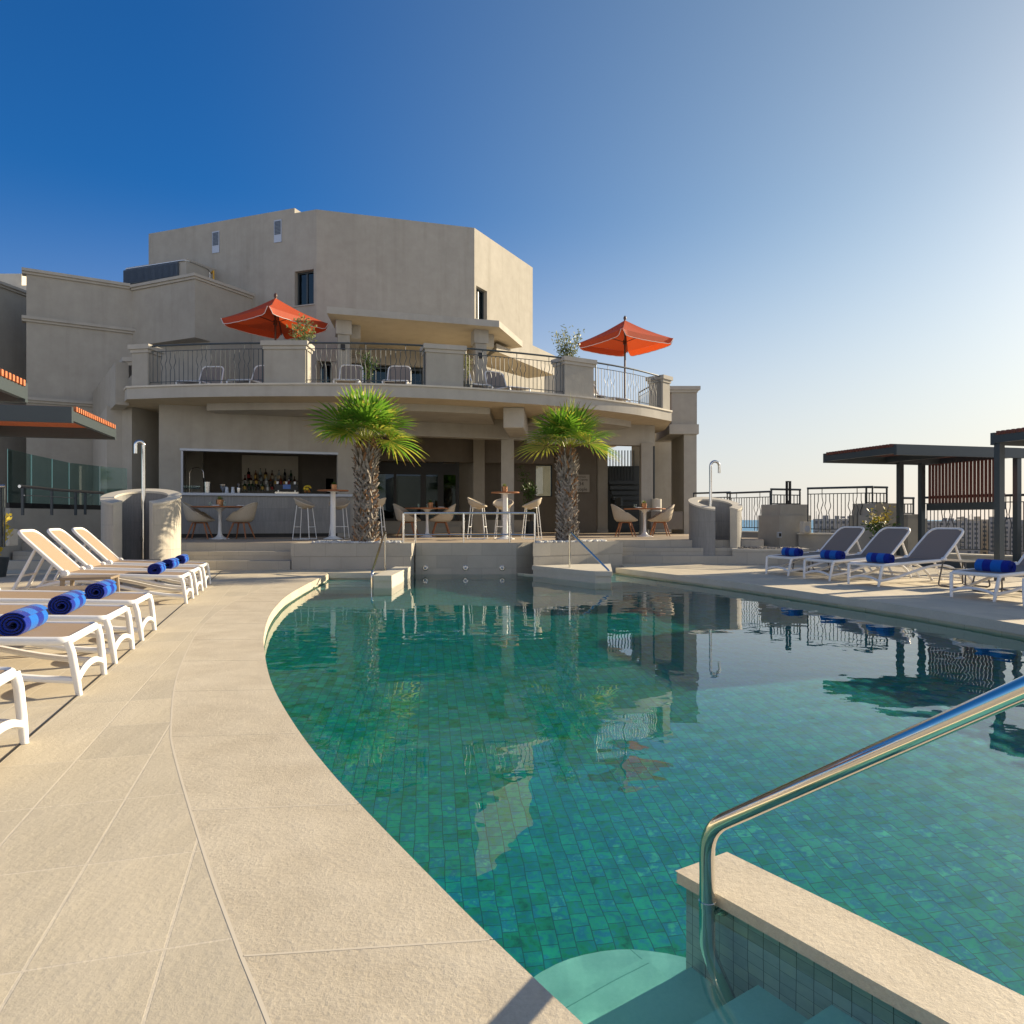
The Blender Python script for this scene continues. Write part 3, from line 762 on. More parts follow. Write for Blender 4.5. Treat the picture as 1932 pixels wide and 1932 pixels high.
cp = MB().box((-19.0, 27.6, 3.3), (3.4, 1.6, 12.7)); cp.build('roof_box', [M['pale']], hotel)
MB().box((-18.75, 27.3, 9.90), (1.0, .6, .499)).build('chimney_block', [M['pale']], hotel)

# --- balcony slab: an arc swelling towards the pool
ZB = 4.3
ARC = catmull([(-9.55, 17.98), (-7.8, 17.68), (-5.98, 17.55), (-3.43, 17.6), (-1.27, 18.06), (1.31, 19.13), (3.36, 20.5), (4.84, 22.0)], 10)
def arc_at(px, off=0.0):
    P = offset2(ARC, off); best = None
    for i in range(len(P) - 1):
        x0 = 966 + P[i][0] / P[i][1] * FP; x1 = 966 + P[i + 1][0] / P[i + 1][1] * FP
        if x0 <= px <= x1:
            t = (px - x0) / (x1 - x0); q = tuple(P[i][k] + (P[i + 1][k] - P[i][k]) * t for k in (0, 1))
            return q, math.atan2(P[i + 1][1] - P[i][1], P[i + 1][0] - P[i][0]), i + t
    i = 0 if px < 966 + P[0][0] / P[0][1] * FP else len(P) - 2
    return P[0 if i == 0 else -1], math.atan2(P[i + 1][1] - P[i][1], P[i + 1][0] - P[i][0]), (0 if i == 0 else len(P) - 1)
back = [(5.1, 24.2), (4.2, 30), (-3.5, 33), (-13.2, 33), (-13.3, 23.6)]
sl = MB().prism(ARC + back, 3.98, ZB - .045, 0, 0, 1)
slab_o = sl.build('balcony_slab', [TR, M['soffit']], hotel)
MB().prism(offset2(ARC, -.035) + [(5.12, 24.2), (4.2, 30), (-3.5, 33), (-13.2, 33), (-13.3, 23.6)], ZB - .045 + .0005, ZB).build('edge_stone', [M['pale']], slab_o)
# second soffit band, set back
i0, i1 = arc_at(350)[2], arc_at(957)[2]
inn = offset2(ARC, .95)
seg = inn[int(i0):int(i1) + 1]; bandm = MB().prism(seg + [(q[0] + .1, q[1] + 3.0) for q in seg[::-1]], 3.80, 3.979); bandm.build('soffit_band', [TR], slab_o)
seg = offset2(ARC, .9)[int(arc_at(1080)[2]):int(arc_at(1240)[2]) + 1]; MB().prism(seg + [(q[0] - .8, q[1] + 1.6) for q in seg[::-1]], 3.80, 3.979).build('soffit_band', [TR], slab_o)
MB().box((.12, 20.35, 3.70), (.55, 2.3, .55), R(-4)).build('bracket', [TR], slab_o, bevel=.03)
# pillars of the parapet
def pillar(px0, px1, dep=.5, ztop=5.33):
    qa, aa, _ = arc_at(px0, .06); qb, ab, _ = arc_at(px1, .06)
    c = MB().slab(qa, qb, 0, dep, ZB + .001, ztop - .2); po = c.build('parapet_pillar', [ST], hotel)
    d = Vector((qb[0] - qa[0], qb[1] - qa[1])).normalized()
    qa2 = (qa[0] - d.x * .07, qa[1] - d.y * .07); qb2 = (qb[0] + d.x * .07, qb[1] + d.y * .07)
    k = MB().slab(qa2, qb2, -.07, dep + .07, ztop - .115, ztop); k.slab((qa[0] - d.x * .03, qa[1] - d.y * .03), (qb[0] + d.x * .03, qb[1] + d.y * .03), -.03, dep + .03, ztop - .199, ztop - .1155)
    k.build('cap', [TR], po)
for a, b in ((249, 279), (498.5, 576), (804, 874.5), (1066, 1120), (1250.5, 1271)): pillar(a, b)
# railings between the pillars
def wavy(mb, x, z0, z1, side, P, r):
    pts = []
    for k in range(17):
        t = k / 16; z = z0 + (z1 - z0) * t; u = (t - .42) / .36
        w = 0 if u < 0 or u > 1 else .024 * math.sin(u * math.pi * 2) * side
        pts.append(P(x + w, z))
    mb.tube(pts, r, 5)
def railing(root, P2, z0, h, n_mod, posts=True, r=.009, hand=.024, lift=.1, mt=None, gap=.118):
    """P2: list of 2D points of the run; balusters every ~12 cm, wavy groups in between; parts under root"""
    mt = mt or M['dark_steel']
    d = [0]
    for i in range(1, len(P2)): d.append(d[-1] + math.dist(P2[i], P2[i - 1]))
    L = d[-1]
    def at(s, z):
        s = min(max(s, 0), L)
        for i in range(len(P2) - 1):
            if d[i + 1] >= s or i == len(P2) - 2:
                t = (s - d[i]) / (d[i + 1] - d[i]); return (P2[i][0] + (P2[i + 1][0] - P2[i][0]) * t, P2[i][1] + (P2[i + 1][1] - P2[i][1]) * t, z)
    k = max(2, int(L / .25))
    MB().tube([at(L * i / k, z0 + h) for i in range(k + 1)], hand, 8).build('handrail', [mt], root, smooth=True)
    inf = MB()
    for zz in (z0 + lift, z0 + h - .14): inf.tube([at(L * i / k, zz) for i in range(k + 1)], r * 1.1, 5)
    nb = max(4, round(L / gap)); per = nb / n_mod if n_mod else 1.0
    for i in range(1, nb):
        s = L * i / nb; ph = (i % per) / per if n_mod else 0
        m3 = int(i / per)
        c = abs(i - (m3 + .5) * per)
        if c < 2.1 and n_mod: wavy(inf, s, z0 + .02, z0 + h - (.02 if c < .6 else .14), 1 if i % 2 else -1, at, r)
        else: inf.tube([at(s, z0 + lift), at(s, z0 + h - .14)], r, 5)
    inf.build('balusters', [mt], root, smooth=True)
    if posts:
        for s in (.02, L - .02): MB().tube([at(s, z0), at(s, z0 + h)], r * 1.9, 6).build('post', [mt], root)
RAILS = [(281, 497), (578, 802), (877, 1064), (1123, 1249)]
for k, (a, b) in enumerate(RAILS):
    P = offset2(ARC, .14); ia, ib = arc_at(a, .14), arc_at(b, .14)
    run = [ia[0]] + P[int(ia[2]) + 1:int(ib[2]) + 1] + [ib[0]]
    rl = bpy.data.objects.new('balcony_railing', None); COL.objects.link(rl); rl.parent = hotel; rl['_w'] = hotel['_w']
    railing(rl, run, ZB, 1.0, 3)
rl = bpy.data.objects.new('balcony_railing', None); COL.objects.link(rl); rl.parent = hotel; rl['_w'] = hotel['_w']
railing(rl, [(4.62, 22.3), (4.3, 24.6)], ZB, 1.0, 0)
# stepped parapet running back along the left end of the balcony
lp = MB(); lp.slab((-9.75, 18.45), (-12.95, 23.0), .0, .3, ZB - .4, 4.98)
lp.build('side_parapet', [ST], hotel)
co = MB(); cornice(co, [(-12.95, 23.0), (-9.78, 18.48), (-9.42, 18.5)], 5.12, .2, .13); co.build('cornice', [TR], hotel)
# --- upper canopy on columns
cA, cB = (-5.12, 20.05), (-.38, 21.5)
MB().prism([cA, cB, (.35, 24.0), A_, (B1[0] + 1.0, B1[1] + .3), (-5.5, 23.6)], 6.70, 6.89, 0, 0, 1).build('canopy', [M['trim'], M['soffit']], hotel)
for px, Yc in ((648, 20.95), (905, 22.0)):
    c = MB().box((XA(px, Yc), Yc, 5.3), (.34, .34, 2.0), R(17)); co_ = c.build('column', [ST], hotel)
    MB().box((XA(px, Yc), Yc, 6.5), (.44, .44, .398), R(17)).build('capital', [TR], co_)
    MB().box((XA(px, Yc) - .05, Yc + 1.5, 6.5), (.36, 2.5, .396), R(14)).build('beam', [TR], co_)
    MB().box((XA(px, Yc) + .03, Yc - .19, 5.93), (.12, .06, .16), R(17)).build('wall_lamp', [M['black']], co_)
MB().prism([(-.49, 23.0), (1.55, 26.8), (.6, 27.4), (-1.2, 24.9)], 6.33, 6.58, 0, 0, 1).build('side_canopy', [M['trim'], M['soffit']], hotel)
MB().slab((.6, 25.4), (2.6, 28.6), 0, .3, ZB, 5.25).build('low_wall', [ST], hotel)

# --- bar house under the balcony
sL, sO0, sO1, sE = bar_s(300), bar_s(341), bar_s(637), bar_s(700)
bh = MB()
ZS = 3.979
bh.slab(bar(sL), bar(sO0), 0, .35, TZ, ZS); bh.slab(bar(sO1), bar(sE), 0, .35, TZ, ZS); bh.slab(bar(sO0), bar(sO1), 0, .35, 2.86, ZS)
bh.slab(bar(sL + .35, .35), bar(sL + .35, 3.2), 0, .35, TZ, ZS)
bh.slab(bar(sE - .3, .35), bar(sE - .3, 6.0), 0, .3, TZ, ZS)
bh.build('bar_wall', [ST], hotel)
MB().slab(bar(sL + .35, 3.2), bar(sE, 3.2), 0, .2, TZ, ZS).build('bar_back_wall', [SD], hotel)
MB().slab(bar(sO0 - .02, -.012), bar(sO1 + .02, -.012), 0, .25, 2.80, 2.859).build('shutter_rail', [M['galv']], hotel)
MB().slab(bar(sO0, .02), bar(sO0 + .05, .02), 0, .2, 1.70, 2.80).build('shutter_guide', [M['galv']], hotel)
ctr = MB().slab(bar(sO0, .03), bar(sO1 + .35, .03), -.05, .3, TZ + .1, 1.632); cto = ctr.build('bar_counter', [M['trav']], hotel)
MB().slab(bar(sO0, .07), bar(sO1 + .35, .07), -.05, .2, TZ, TZ + .099).build('plinth', [M['black']], cto)
MB().slab(bar(sO0 - .03, -.09), bar(sO1 + .4, -.09), 0, .72, 1.633, 1.70).build('counter_top', [M['galv']], cto)
# bar back: pale niche with three stepped bottle shelves, door on its right
n0, n1 = bar_s(611, 3.0), bar_s(811, 3.0)
n0, n1 = bar_s(456, 2.95), bar_s(563, 2.95)
bb = MB().slab(bar(n0, 3.10), bar(n1, 3.10), 0, .08, 1.0, 2.98); nio = bb.build('bar_niche', [M['pale']], hotel)
for k in range(3): MB().slab(bar(n0, 2.6), bar(n1, 2.6), .15 * k, .15 * k + .15, 1.84 + .17 * k, 1.87 + .17 * k).build('shelf', [M['stucco_dark']], nio)
MB().slab(bar(n0, 2.6), bar(n1, 2.6), .0, .48, TZ, 1.835).build('back_counter', [M['stucco_dark']], nio)
dr = MB().slab(bar(n1 + .12, 3.12), bar(n1 + 1.25, 3.12), 0, .05, TZ, 2.68); dro = dr.build('service_door', [M['stucco_dark']], hotel)
MB().slab(bar(n1 + .85, 3.10), bar(n1 + 1.07, 3.10), 0, .015, 1.85, 2.3).build('pane', [M['pane_dark']], dro)

# recess left of the bar
MB().slab((-11.4, 20.9), (-9.2, 21.6), 0, .3, TZ, ZS).build('wall', [ST], hotel)
MB().slab((-10.62, 20.7), (-9.7, 20.99), 0, .12, TZ, 2.75).build('service_door', [M['black']], hotel)
T0, T1 = (-10.35, 19.25), (-12.95, 23.1)
MB().slab(T0, T1, 0, .35, -.05, ZS).build('wall', [M['trim']], hotel)
MB().slab(T0, (-10.0, 20.9), -.30, 0, TZ, ZS).build('wall', [ST], hotel)
for u in (.55, .68):
    q = (T0[0] + (T1[0] - T0[0]) * u, T0[1] + (T1[1] - T0[1]) * u)
    MB().slab(q, (q[0] + (T1[0] - T0[0]) * .06, q[1] + (T1[1] - T0[1]) * .06), -.004, .01, 1.2, 2.5).build('window', [M['pane_dark']], hotel)

# beam and columns to the right
b2 = MB().slab(bar(sE + .001), bar(bar_s(994)), .001, .36, 3.40, ZS); b2.build('beam', [ST], hotel)
Ce = bar(bar_s(994)); C3 = (4.27, 22.9)
MB().slab((Ce[0] + .01, Ce[1] + .12), (4.52, 22.95), 0, .36, 3.33, ZS).build('beam', [ST], hotel)
def column(px0, px1, Y, z1=3.4, dep=None, nm='column'):
    x0, x1 = XA(px0, Y), XA(px1, Y); w = x1 - x0
    c = MB().box(((x0 + x1) / 2, Y + (dep or w) / 2, (TZ + z1) / 2), (w, dep or w, z1 - TZ)); co = c.build(nm, [ST], hotel)
    MB().box(((x0 + x1) / 2, Y + (dep or w) / 2, TZ + .06), (w + .03, (dep or w) + .03, .12)).build('base', [TR], co)
column(945.6, 969.8, 21.75); column(893, 914, 25.2, ZS); column(1210, 1232, 22.75); column(1127, 1146.5, 26.2, ZS)
column(862, 893, 26.4, ZS, .3)
# lobby front: dark glazed doors on two plinth steps
gA, gB = (-5.2, 24.6), (-1.9, 25.3)
st_ = MB().slab((-5.6, 24.3), (-1.75, 25.12), 0, 1.4, TZ, .74); st_.slab((-5.6, 24.6), (-1.75, 25.42), 0, 1.4, .74, .95); st_.build('plinth', [TR], hotel)
lw = (s_at(gA, gB, 708), s_at(gA, gB, 862))
MB().slab((-7.0, 24.25), (1.5, 26.05), .0, .25, 3.0, ZS).build('lintel', [SD], hotel)
L = math.dist(gA, gB); dG = ((gB[0] - gA[0]) / L, (gB[1] - gA[1]) / L); PG = lambda s, o=0: (gA[0] + dG[0] * s - dG[1] * o, gA[1] + dG[1] * s + dG[0] * o)
cuts_ = [s_at(gA, gB, v) for v in (690, 743, 748, 794, 804, 826, 837, 860)]
fr = MB()
for a, b in ((0, 0), (1, 2), (3, 4), (5, 6)):
    a_, b_2 = (cuts_[a] - .05, cuts_[a]) if a == b else (cuts_[a], cuts_[b]); fr.slab(PG(a_), PG(b_2), 0, .1, .95, 2.999)
fr.slab(PG(cuts_[7]), PG(cuts_[7] + .12), 0, .1, .95, 2.999)
for a, b in ((0, 1), (2, 3), (4, 5), (6, 7)): fr.slab(PG(cuts_[a]), PG(cuts_[b]), .005, .09, 2.55, 2.95); fr.slab(PG(cuts_[a]), PG(cuts_[b]), .005, .09, .951, 1.03)
gf = fr.build('glazed_doors', [M['black']], hotel)
mirror = glassy('reflective_pane', (.10, .14, .18), 0, (.6, .8, 1));  # blue of the mirrored sky put into the gloss colour
for a, b in ((0, 1), (2, 3), (4, 5), (6, 7)): MB().slab(PG(cuts_[a]), PG(cuts_[b]), .04, .05, 1.03, 2.55).build('pane', [mirror], gf)
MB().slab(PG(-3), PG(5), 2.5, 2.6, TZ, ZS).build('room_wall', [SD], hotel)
# right back wall of the porch: opening, sign recess
k0, k1 = (-1.9, 26.6), (3.35, 27.66)
rwm = MB(); h0, h1 = s_at(k0, k1, 1010), s_at(k0, k1, 1042)
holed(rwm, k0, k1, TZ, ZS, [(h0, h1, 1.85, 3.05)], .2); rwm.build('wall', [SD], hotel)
f = window(k0, k1, h0, h1, 1.85, 3.05, .05, (), M['pane'], fw=.035)
MB().slab((.9, 29.6), (3.6, 31.4), 0, .3, TZ, 7.0).build('wall', [ST], hotel)
bn = MB().slab((-1.7, 25.9), (.7, 26.3), 0, .35, TZ, .98); bn.build('low_ledge', [TR], hotel)
# sign: board set between C2 wall and column
sgx = (2.25, 25.6)
sw = MB().slab((1.85, 25.85), (3.05, 26.1), 0, .25, TZ, ZS); sw.build('wall', [SD], hotel)

# stair tower at the right end
tw = MB(); Yt = 24.0
tw.box(((5.28 + 6.12) / 2, Yt + 1.2, 4.64), (.84, 2.4, 1.3)); tw.build('tower_wall', [ST], hotel)
tw = MB(); tw.box((5.9, Yt + .95, 2.25), (.42, 1.9, 3.46)); tw.box((5.3, Yt + 3.2, 2.25), (1.6, .2, 3.46)); tw.build('tower_wall', [M['stucco']], hotel)
MB().box((5.68, Yt + 1.2, 3.98), (.97, 2.55, .32)).build('band', [TR], hotel)
MB().box((5.70, Yt + 1.2, 5.34), (1.03, 2.6, .12)).build('cornice', [TR], hotel)
MB().box((5.68, Yt + 1.2, 5.24), (.92, 2.5, .079)).build('cornice', [TR], hotel)
# steel stair seen through the opening
stp = MB()
for k in range(9): stp.box((4.25 - .02 * k, 24.6 + .26 * k, .75 + .2 * k), (1.1, .3, .13))
stp.box((3.7, 25.6, 1.6), (.08, 2.4, .3)); so = stp.build('steel_stair', [M['dark']], hotel)
rb_ = MB()
rc_ = MB()
for k in range(12): rb_.box((4.62, 23.55 + .09 * k, 2.2), (.03, .035, 3.3))
for k in range(9): rc_.box((3.62 + .11 * k, 26.8, 2.9), (.035, .03, 1.3))
rb_.build('bar_screen', [M['dark']], so); rc_.build('bar_screen', [M['dark']], so)
MB().box((4.2, 26.9, 1.75), (1.75, .06, 2.46)).build('dark_backing', [M['dark']], so)  # added dark sheet that blocks the sky so the stair opening stays dark

# capacity sign on the porch wall
sgn = thing('capacity_sign', 'pale notice board lettered Maximum Pool Capacity 34 People beside the second palm', 'sign', (2.45, 25.72, 1.9), R(11.8))
MB().box((0, 0, .38), (.62, .02, .62)).build('board', [M['sign']], sgn)
def txt(body, size, z, x=0):
    cu_ = bpy.data.curves.new('lettering', 'FONT'); cu_.body = body; cu_.size = size; cu_.align_x = 'CENTER'; cu_.extrude = .002
    tmp = bpy.data.objects.new('tmp', cu_); COL.objects.link(tmp); bpy.context.view_layer.update()
    me_ = bpy.data.meshes.new_from_object(tmp.evaluated_get(bpy.context.evaluated_depsgraph_get())); bpy.data.objects.remove(tmp); me_.materials.clear(); me_.materials.append(M['ink'])
    t = bpy.data.objects.new('lettering', me_); COL.objects.link(t); t.parent = sgn; t.location = (x, -.014, z); t.rotation_euler = (R(90), 0, 0)
txt('Maximum', .085, .585); txt('Pool Capacity', .085, .485); txt('34', .19, .30); txt('People', .165, .12)
# ================================================================= steel rails at the pool
def rail(name, label, cat, pts, r=.0215, loc=None, rr=.07, group=None, flanges=()):
    t = thing(name, label, cat, loc or tuple(pts[0]), world=True, group=group)
    o = MB().tube(rounded(pts, rr, 6), r, 20).build('tube', [M['steel']], t, smooth=True, angle=60)
    for f in flanges: MB().lathe([(r * 1.9, 0), (r * 1.9, .012), (r * 1.05, .02)], 20, f).build('flange', [M['steel']], t, smooth=True)
    return t
PX, PY = .565, 2.10
k_ = .86
nr = rail('pool_handrail', 'large polished steel handrail rising over the near divider wall', 'handrail',
          [(PX + .085, PY - .13, -.72), (PX + .012, PY - .018, -.42), (PX, PY, -.34), (PX, PY, .105), (PX + .647 * 1.08, PY - 1.08, .105 + .83 * 1.08), (PX + .647 * 1.30, PY - 1.30, .105 + .83 * 1.08), (PX + .647 * 1.30, PY - 1.30, -.02)],
          .0225, (PX, PY, -.5), .075)
br = MB(); w0 = Vector((PX, PY)); nrm = BV
br.tube([(PX, PY, -.155), (PX + nrm.x * .06, PY + nrm.y * .06, -.155)], .014, 10); br.tube([(PX + nrm.x * .045, PY + nrm.y * .045, -.155), (PX + nrm.x * .062, PY + nrm.y * .062, -.155)], .032, 16)
br.build('wall_bracket', [M['steel_soft']], nr, smooth=True)
MB().lathe([(.0245, -.008), (.0245, .008)], 20, (PX, PY, -.112)).build('collar', [M['steel']], nr, smooth=True)
rail('pool_handrail', 'sloping steel handrail beside the short divider wall below the first palm', 'handrail', [(-2.5, 14.3, 0), (-2.5, 14.3, .78), (-2.335, 12.1, .115), (-2.335, 12.1, -.6)], .021, rr=.09)
rail('pool_handrail', 'sloping steel handrail on the wedge-shaped platform below the second palm', 'handrail', [(1.106, 13.89, .08), (1.106, 13.89, .775), (1.72, 12.93, .09), (1.74, 12.90, .05)], .021, rr=.09)
cr = thing('terrace_rail', 'low horizontal steel rail along the terrace edge between the two palms', 'railing', (-1, 14.97, TZ), world=True)
MB().tube([(-2.22, 14.82, 1.125), (-2.0, 15.0, 1.13), (-1.0, 15.0, 1.13), (-.05, 15.0, 1.13), (.47, 14.92, 1.128)], .024, 10).build('top_tube', [M['steel']], cr, smooth=True)
MB().tube([(-2.22, 14.82, .68), (-2.0, 15.0, .685), (-1.0, 15.0, .685), (-.05, 15.0, .685), (.47, 14.92, .68)], .014, 8).build('lower_tube', [M['steel']], cr, smooth=True)
for x, y in ((-2.22, 14.82), (-2.0, 15.0), (-1.0, 15.0), (-.05, 15.0), (.47, 14.92)): MB().tube([(x, y, TZ), (x, y, 1.12)], .024, 10).build('post', [M['steel']], cr, smooth=True)
for i, (x, lb) in enumerate(((-1.787, 'leftmost'), (-.958, 'middle'), (-.2, 'rightmost'))):
    t = thing('wall_light', f'round steel pool light low on the terrace wall, {lb} of the three', 'light', (x, 14.95, .0), group='round lights in the terrace wall')
    MB().lathe([(.058, 0), (.058, .010), (.046, .018), (.044, .008)], 20).xf(Matrix.Rotation(R(90), 4, 'X'))  .build('ring', [M['steel_soft']], t, smooth=True)
    MB().lathe([(.042, .0), (.03, .008), (.012, .016), (0, .018)], 16).xf(Matrix.Rotation(R(90), 4, 'X')).build('lens', [M['galv']], t, smooth=True)

# ================================================================= sun loungers
def lounger(label, group, sling, back=45, loc=(0, 0, 0), rz=0):
    t = thing('sun_lounger', label, 'sun lounger', loc, rz, group)
    wp = M['plastic']
    MB().tube(rounded([(1.30, .325, .375), (.62, .325, .345), (.05, .322, .315), (.05, -.322, .315), (.62, -.325, .345), (1.30, -.325, .375)], .05, 4), .0245, 10, sx=.8).build('seat_frame', [wp], t, smooth=True)
    for s in (1, -1):
        MB().tube([(0, s * .285, 0), (.012, s * .296, .10), (.032, s * .312, .25), (.05, s * .322, .315)], [.018, .022, .023, .023], 10).build('leg', [wp], t, smooth=True)
        MB().tube(catmull([(.012, s * .29, .085), (.35, s * .305, .135), (.75, s * .315, .235), (1.1, s * .318, .295), (1.4, s * .312, .27), (1.62, s * .30, .16), (1.76, s * .29, .0)], 4), .021, 8).build('stringer', [wp], t, smooth=True)
    MB().tube(catmull([(.012, -.29, .085), (.012, -.15, .125), (.012, 0, .138), (.012, .15, .125), (.012, .29, .085)], 3), .019, 8).build('brace', [wp], t, smooth=True)
    MB().tube([(1.70, -.295, .08), (1.70, .295, .08)], .017, 8).build('brace', [wp], t, smooth=True)
    ss = MB(); n = 12
    def sz(x): return .325 + .03 * (x - .05) / .57 if x < .62 else .355 + .03 * (x - .62) / .68
    top = [(.06 + 1.22 * i / n, y, sz(.06 + 1.22 * i / n) + .004 - .012 * math.sin(math.pi * (y + .3) / .6) * math.sin(math.pi * i / n)) for i in range(n + 1) for y in (-.302, -.1, .1, .302)]
    k = len(top)
    fs_ = [(i * 4 + j, (i + 1) * 4 + j, (i + 1) * 4 + j + 1, i * 4 + j + 1) for i in range(n) for j in range(3)]
    ss.add(top, fs_).add([(x, y, z - .006) for x, y, z in top], [f[::-1] for f in fs_])
    ss.build('seat_sling', [sling], t, smooth=True)
    ca, sa = math.cos(R(back)), math.sin(R(back)); hx, hz, bl = 1.26, .385, .68
    B = lambda s, y, o=0: (hx + s * ca - o * sa, y, hz + s * sa + o * ca)
    MB().tube(rounded([B(-.02, .318), B(.3, .318), B(bl, .30), B(bl, -.30), B(.3, -.318), B(-.02, -.318)], .13, 6), .023, 10, sx=.8).build('back_frame', [wp], t, smooth=True)
    bs = MB(); P = [(0, .30), (.3, .30), (bl - .13, .285), (bl - .05, .25), (bl - .015, .17), (bl - .015, -.17), (bl - .05, -.25), (bl - .13, -.285), (.3, -.30), (0, -.30)]
    f_ = [B(s, y, .006) for s, y in P]; g_ = [B(s, y, -.002) for s, y in P]; n = len(P)
    bs.add(f_, [tuple(range(n))]); bs.add(g_, [tuple(range(n - 1, -1, -1))])
    bs.build('back_sling', [sling], t)
    for s in (1, -1):
        MB().lathe([(0, -.04), (.03, -.032), (.042, 0), (.03, .032), (0, .04)], 12).xf(Matrix.Translation((1.25, s * .338, .388)) @ Matrix.Rotation(R(90), 4, 'X')).build('hinge_knob', [wp], t, smooth=True)
    pr = MB(); e_ = B(.40, 0)
    for s in (1, -1): pr.tube([B(.42, s * .24, -.02), (1.80, s * .24, .19)], .018, 8)
    pr.tube([(1.80, -.25, .19), (1.80, .25, .19)], .018, 8); pr.tube([(1.72, -.25, .36), (1.72, .25, .36)], .012, 8)
    for s in (1, -1): pr.tube([(1.80, s * .24, .19), (1.93, s * .27, .05), (1.95, s * .27, 0)], .02, 8)
    pr.build('back_prop', [wp], t, smooth=True)
    return t
AL = math.atan2(-.29, -.957); ARr = math.atan2(.34, .94)
GL, GR = 'white loungers on the left deck', 'white loungers on the right deck'
lefts = [((-2.09, 2.96), 'beige sling sun lounger cut off at the left edge, only its foot in view'),
         ((-2.545, 4.40), 'beige sling sun lounger with the largest blue towel on its foot end'),
         ((-2.84, 5.31), 'beige sling sun lounger with its towel, second in the near row of three'),
         ((-3.14, 6.265), 'beige sling sun lounger in front of the low brown tables, third of the near three'),
         ((-3.955, 8.895), 'beige sling sun lounger with raised back, behind the low brown tables'),
         ((-4.25, 9.867), 'beige sling sun lounger with raised back, middle of the far three on the left'),
         ((-4.58, 10.925), 'beige sling sun lounger with raised back, nearest the left round shower')]
l0 = lounger(lefts[0][1], GL, M['sling'], 45, (*lefts[0][0], 0), AL)
for (x, y), lb in lefts[1:]: dup(l0, (x, y, 0), AL, lb)
rights = [((4.772, 13.06), 'shade-grey sling sun lounger beside the round pebble planter'),
          ((5.052, 12.03), 'shade-grey sling sun lounger second from the pebble planter'),
          ((5.335, 11.02), 'shade-grey sling sun lounger with the small wire table at its side'),
          ((5.755, 9.07), 'shade-grey sling sun lounger cut off by the right edge, biggest dark towel on it'),
          ((5.99, 8.07), 'shade-grey sling sun lounger at the right edge, only a white leg in view')]
r0 = lounger(rights[0][1], GR, M['sling_shade_grey'], 43, (*rights[0][0], 0), ARr)
for (x, y), lb in rights[1:]: dup(r0, (x, y, 0), ARr, lb)
# the balcony has the same loungers
for (px, off, rz, lb) in ((352, 1.1, 88, 'grey sling lounger on the balcony behind the leftmost railing, by the end pillar'), (447, 1.1, 82, 'grey sling lounger on the balcony under the left orange umbrella'),
                          (652, 1.0, 97, 'grey sling lounger on the balcony right of the second pillar'), (744, 1.05, 94, 'grey sling lounger on the balcony in front of the blue glass doors'),
                          (910, 1.0, 118, 'grey sling lounger on the balcony just right of the third pillar'), (982, 1.0, 120, 'grey sling lounger on the balcony before the sunlit side canopy'),
                          (1135, 1.3, 138, 'grey sling lounger on the balcony half hidden by the fourth pillar'), (1176, 1.5, 128, 'grey sling lounger on the balcony under the right orange umbrella')):
    q, a, _ = arc_at(px, .35)
    if px == 352: bl0 = lounger(lb, 'loungers on the balcony', M['sling_shade_grey'], 66, (q[0] + (px - 966) / FP * .8, q[1] + .85, ZB), R(rz))
    else: dup(bl0, (q[0] + (px - 966) / FP * .8, q[1] + .85, ZB), R(rz), lb)

# rolled towels: a spiral of cloth
def towel_mesh():
    mb = MB(); n = 76; L = .40; turns = 3.4; th = .0125
    cs = []
    for i in range(n + 1):
        t = i / n; a = t * turns * 2 * math.pi; r = .010 + (.070 - .010) * (t ** .85)
        cs.append((math.cos(a) * r, math.sin(a) * r * .88, math.cos(a) * (r + th), math.sin(a) * (r + th) * .88))
    ys = [-L / 2, -L / 2 + .012, -.07, .07, L / 2 - .012, L / 2]
    sh = [.55, 1, 1, 1, 1, .55]
    for k, y in enumerate(ys):
        for (a, b, c, d) in cs:
            mxx, mzz = (a + c) / 2, (b + d) / 2
            mb.v += [(mxx + (a - mxx) * sh[k], y, mzz + (b - mzz) * sh[k]), (mxx + (c - mxx) * sh[k], y, mzz + (d - mzz) * sh[k])]
    w = 2 * (n + 1)
    for k in range(len(ys) - 1):
        for i in range(n):
            o = k * w + 2 * i
            mb.f += [[o + 1, o + 3, o + w + 3, o + w + 1], [o + 2, o, o + w, o + w + 2]]; mb.m += [0, 0]
        o = k * w + 2 * n
        mb.f += [[o, o + w, o + w + 1, o + 1]]; mb.m += [0]
    for i in range(n):
        o = 2 * i; e = (len(ys) - 1) * w + 2 * i
        mb.f += [[o, o + 2, o + 3, o + 1], [e + 1, e + 3, e + 2, e]]; mb.m += [0, 0]
    return mb
tw0 = None
def towel(base, rz, off, lb, group, z=.402, s=1.0, jit=0):
    global tw0
    loc = (base[0] + math.cos(rz) * off, base[1] + math.sin(rz) * off, z)
    if tw0 is None:
        tw0 = towel_mesh().build('rolled_towel', [M['towel']], smooth=True, angle=60); o = tw0
    else: o = tw0.copy(); COL.objects.link(o)
    o.location = loc; o.rotation_euler = (0, jit * .4, rz + jit); o.scale = (s,) * 3
    return tag(o, lb, 'towel', group)
gt = 'rolled blue towels'
for k, lb in ((1, 'largest rolled blue striped towel, nearest in the left row'), (2, 'rolled blue striped towel, second nearest on the left'), (3, 'rolled blue striped towel, third on the left, by the low tables'),
              (4, 'rolled blue towel on the first raised-back lounger at the left'), (5, 'rolled blue towel, middle of the small far group at the left'), (6, 'smallest rolled blue towel at the left, nearest the round shower')):
    towel(lefts[k][0], AL, .36, lb, gt, z=.402, s=1.06, jit=rnd.uniform(-.05, .05))
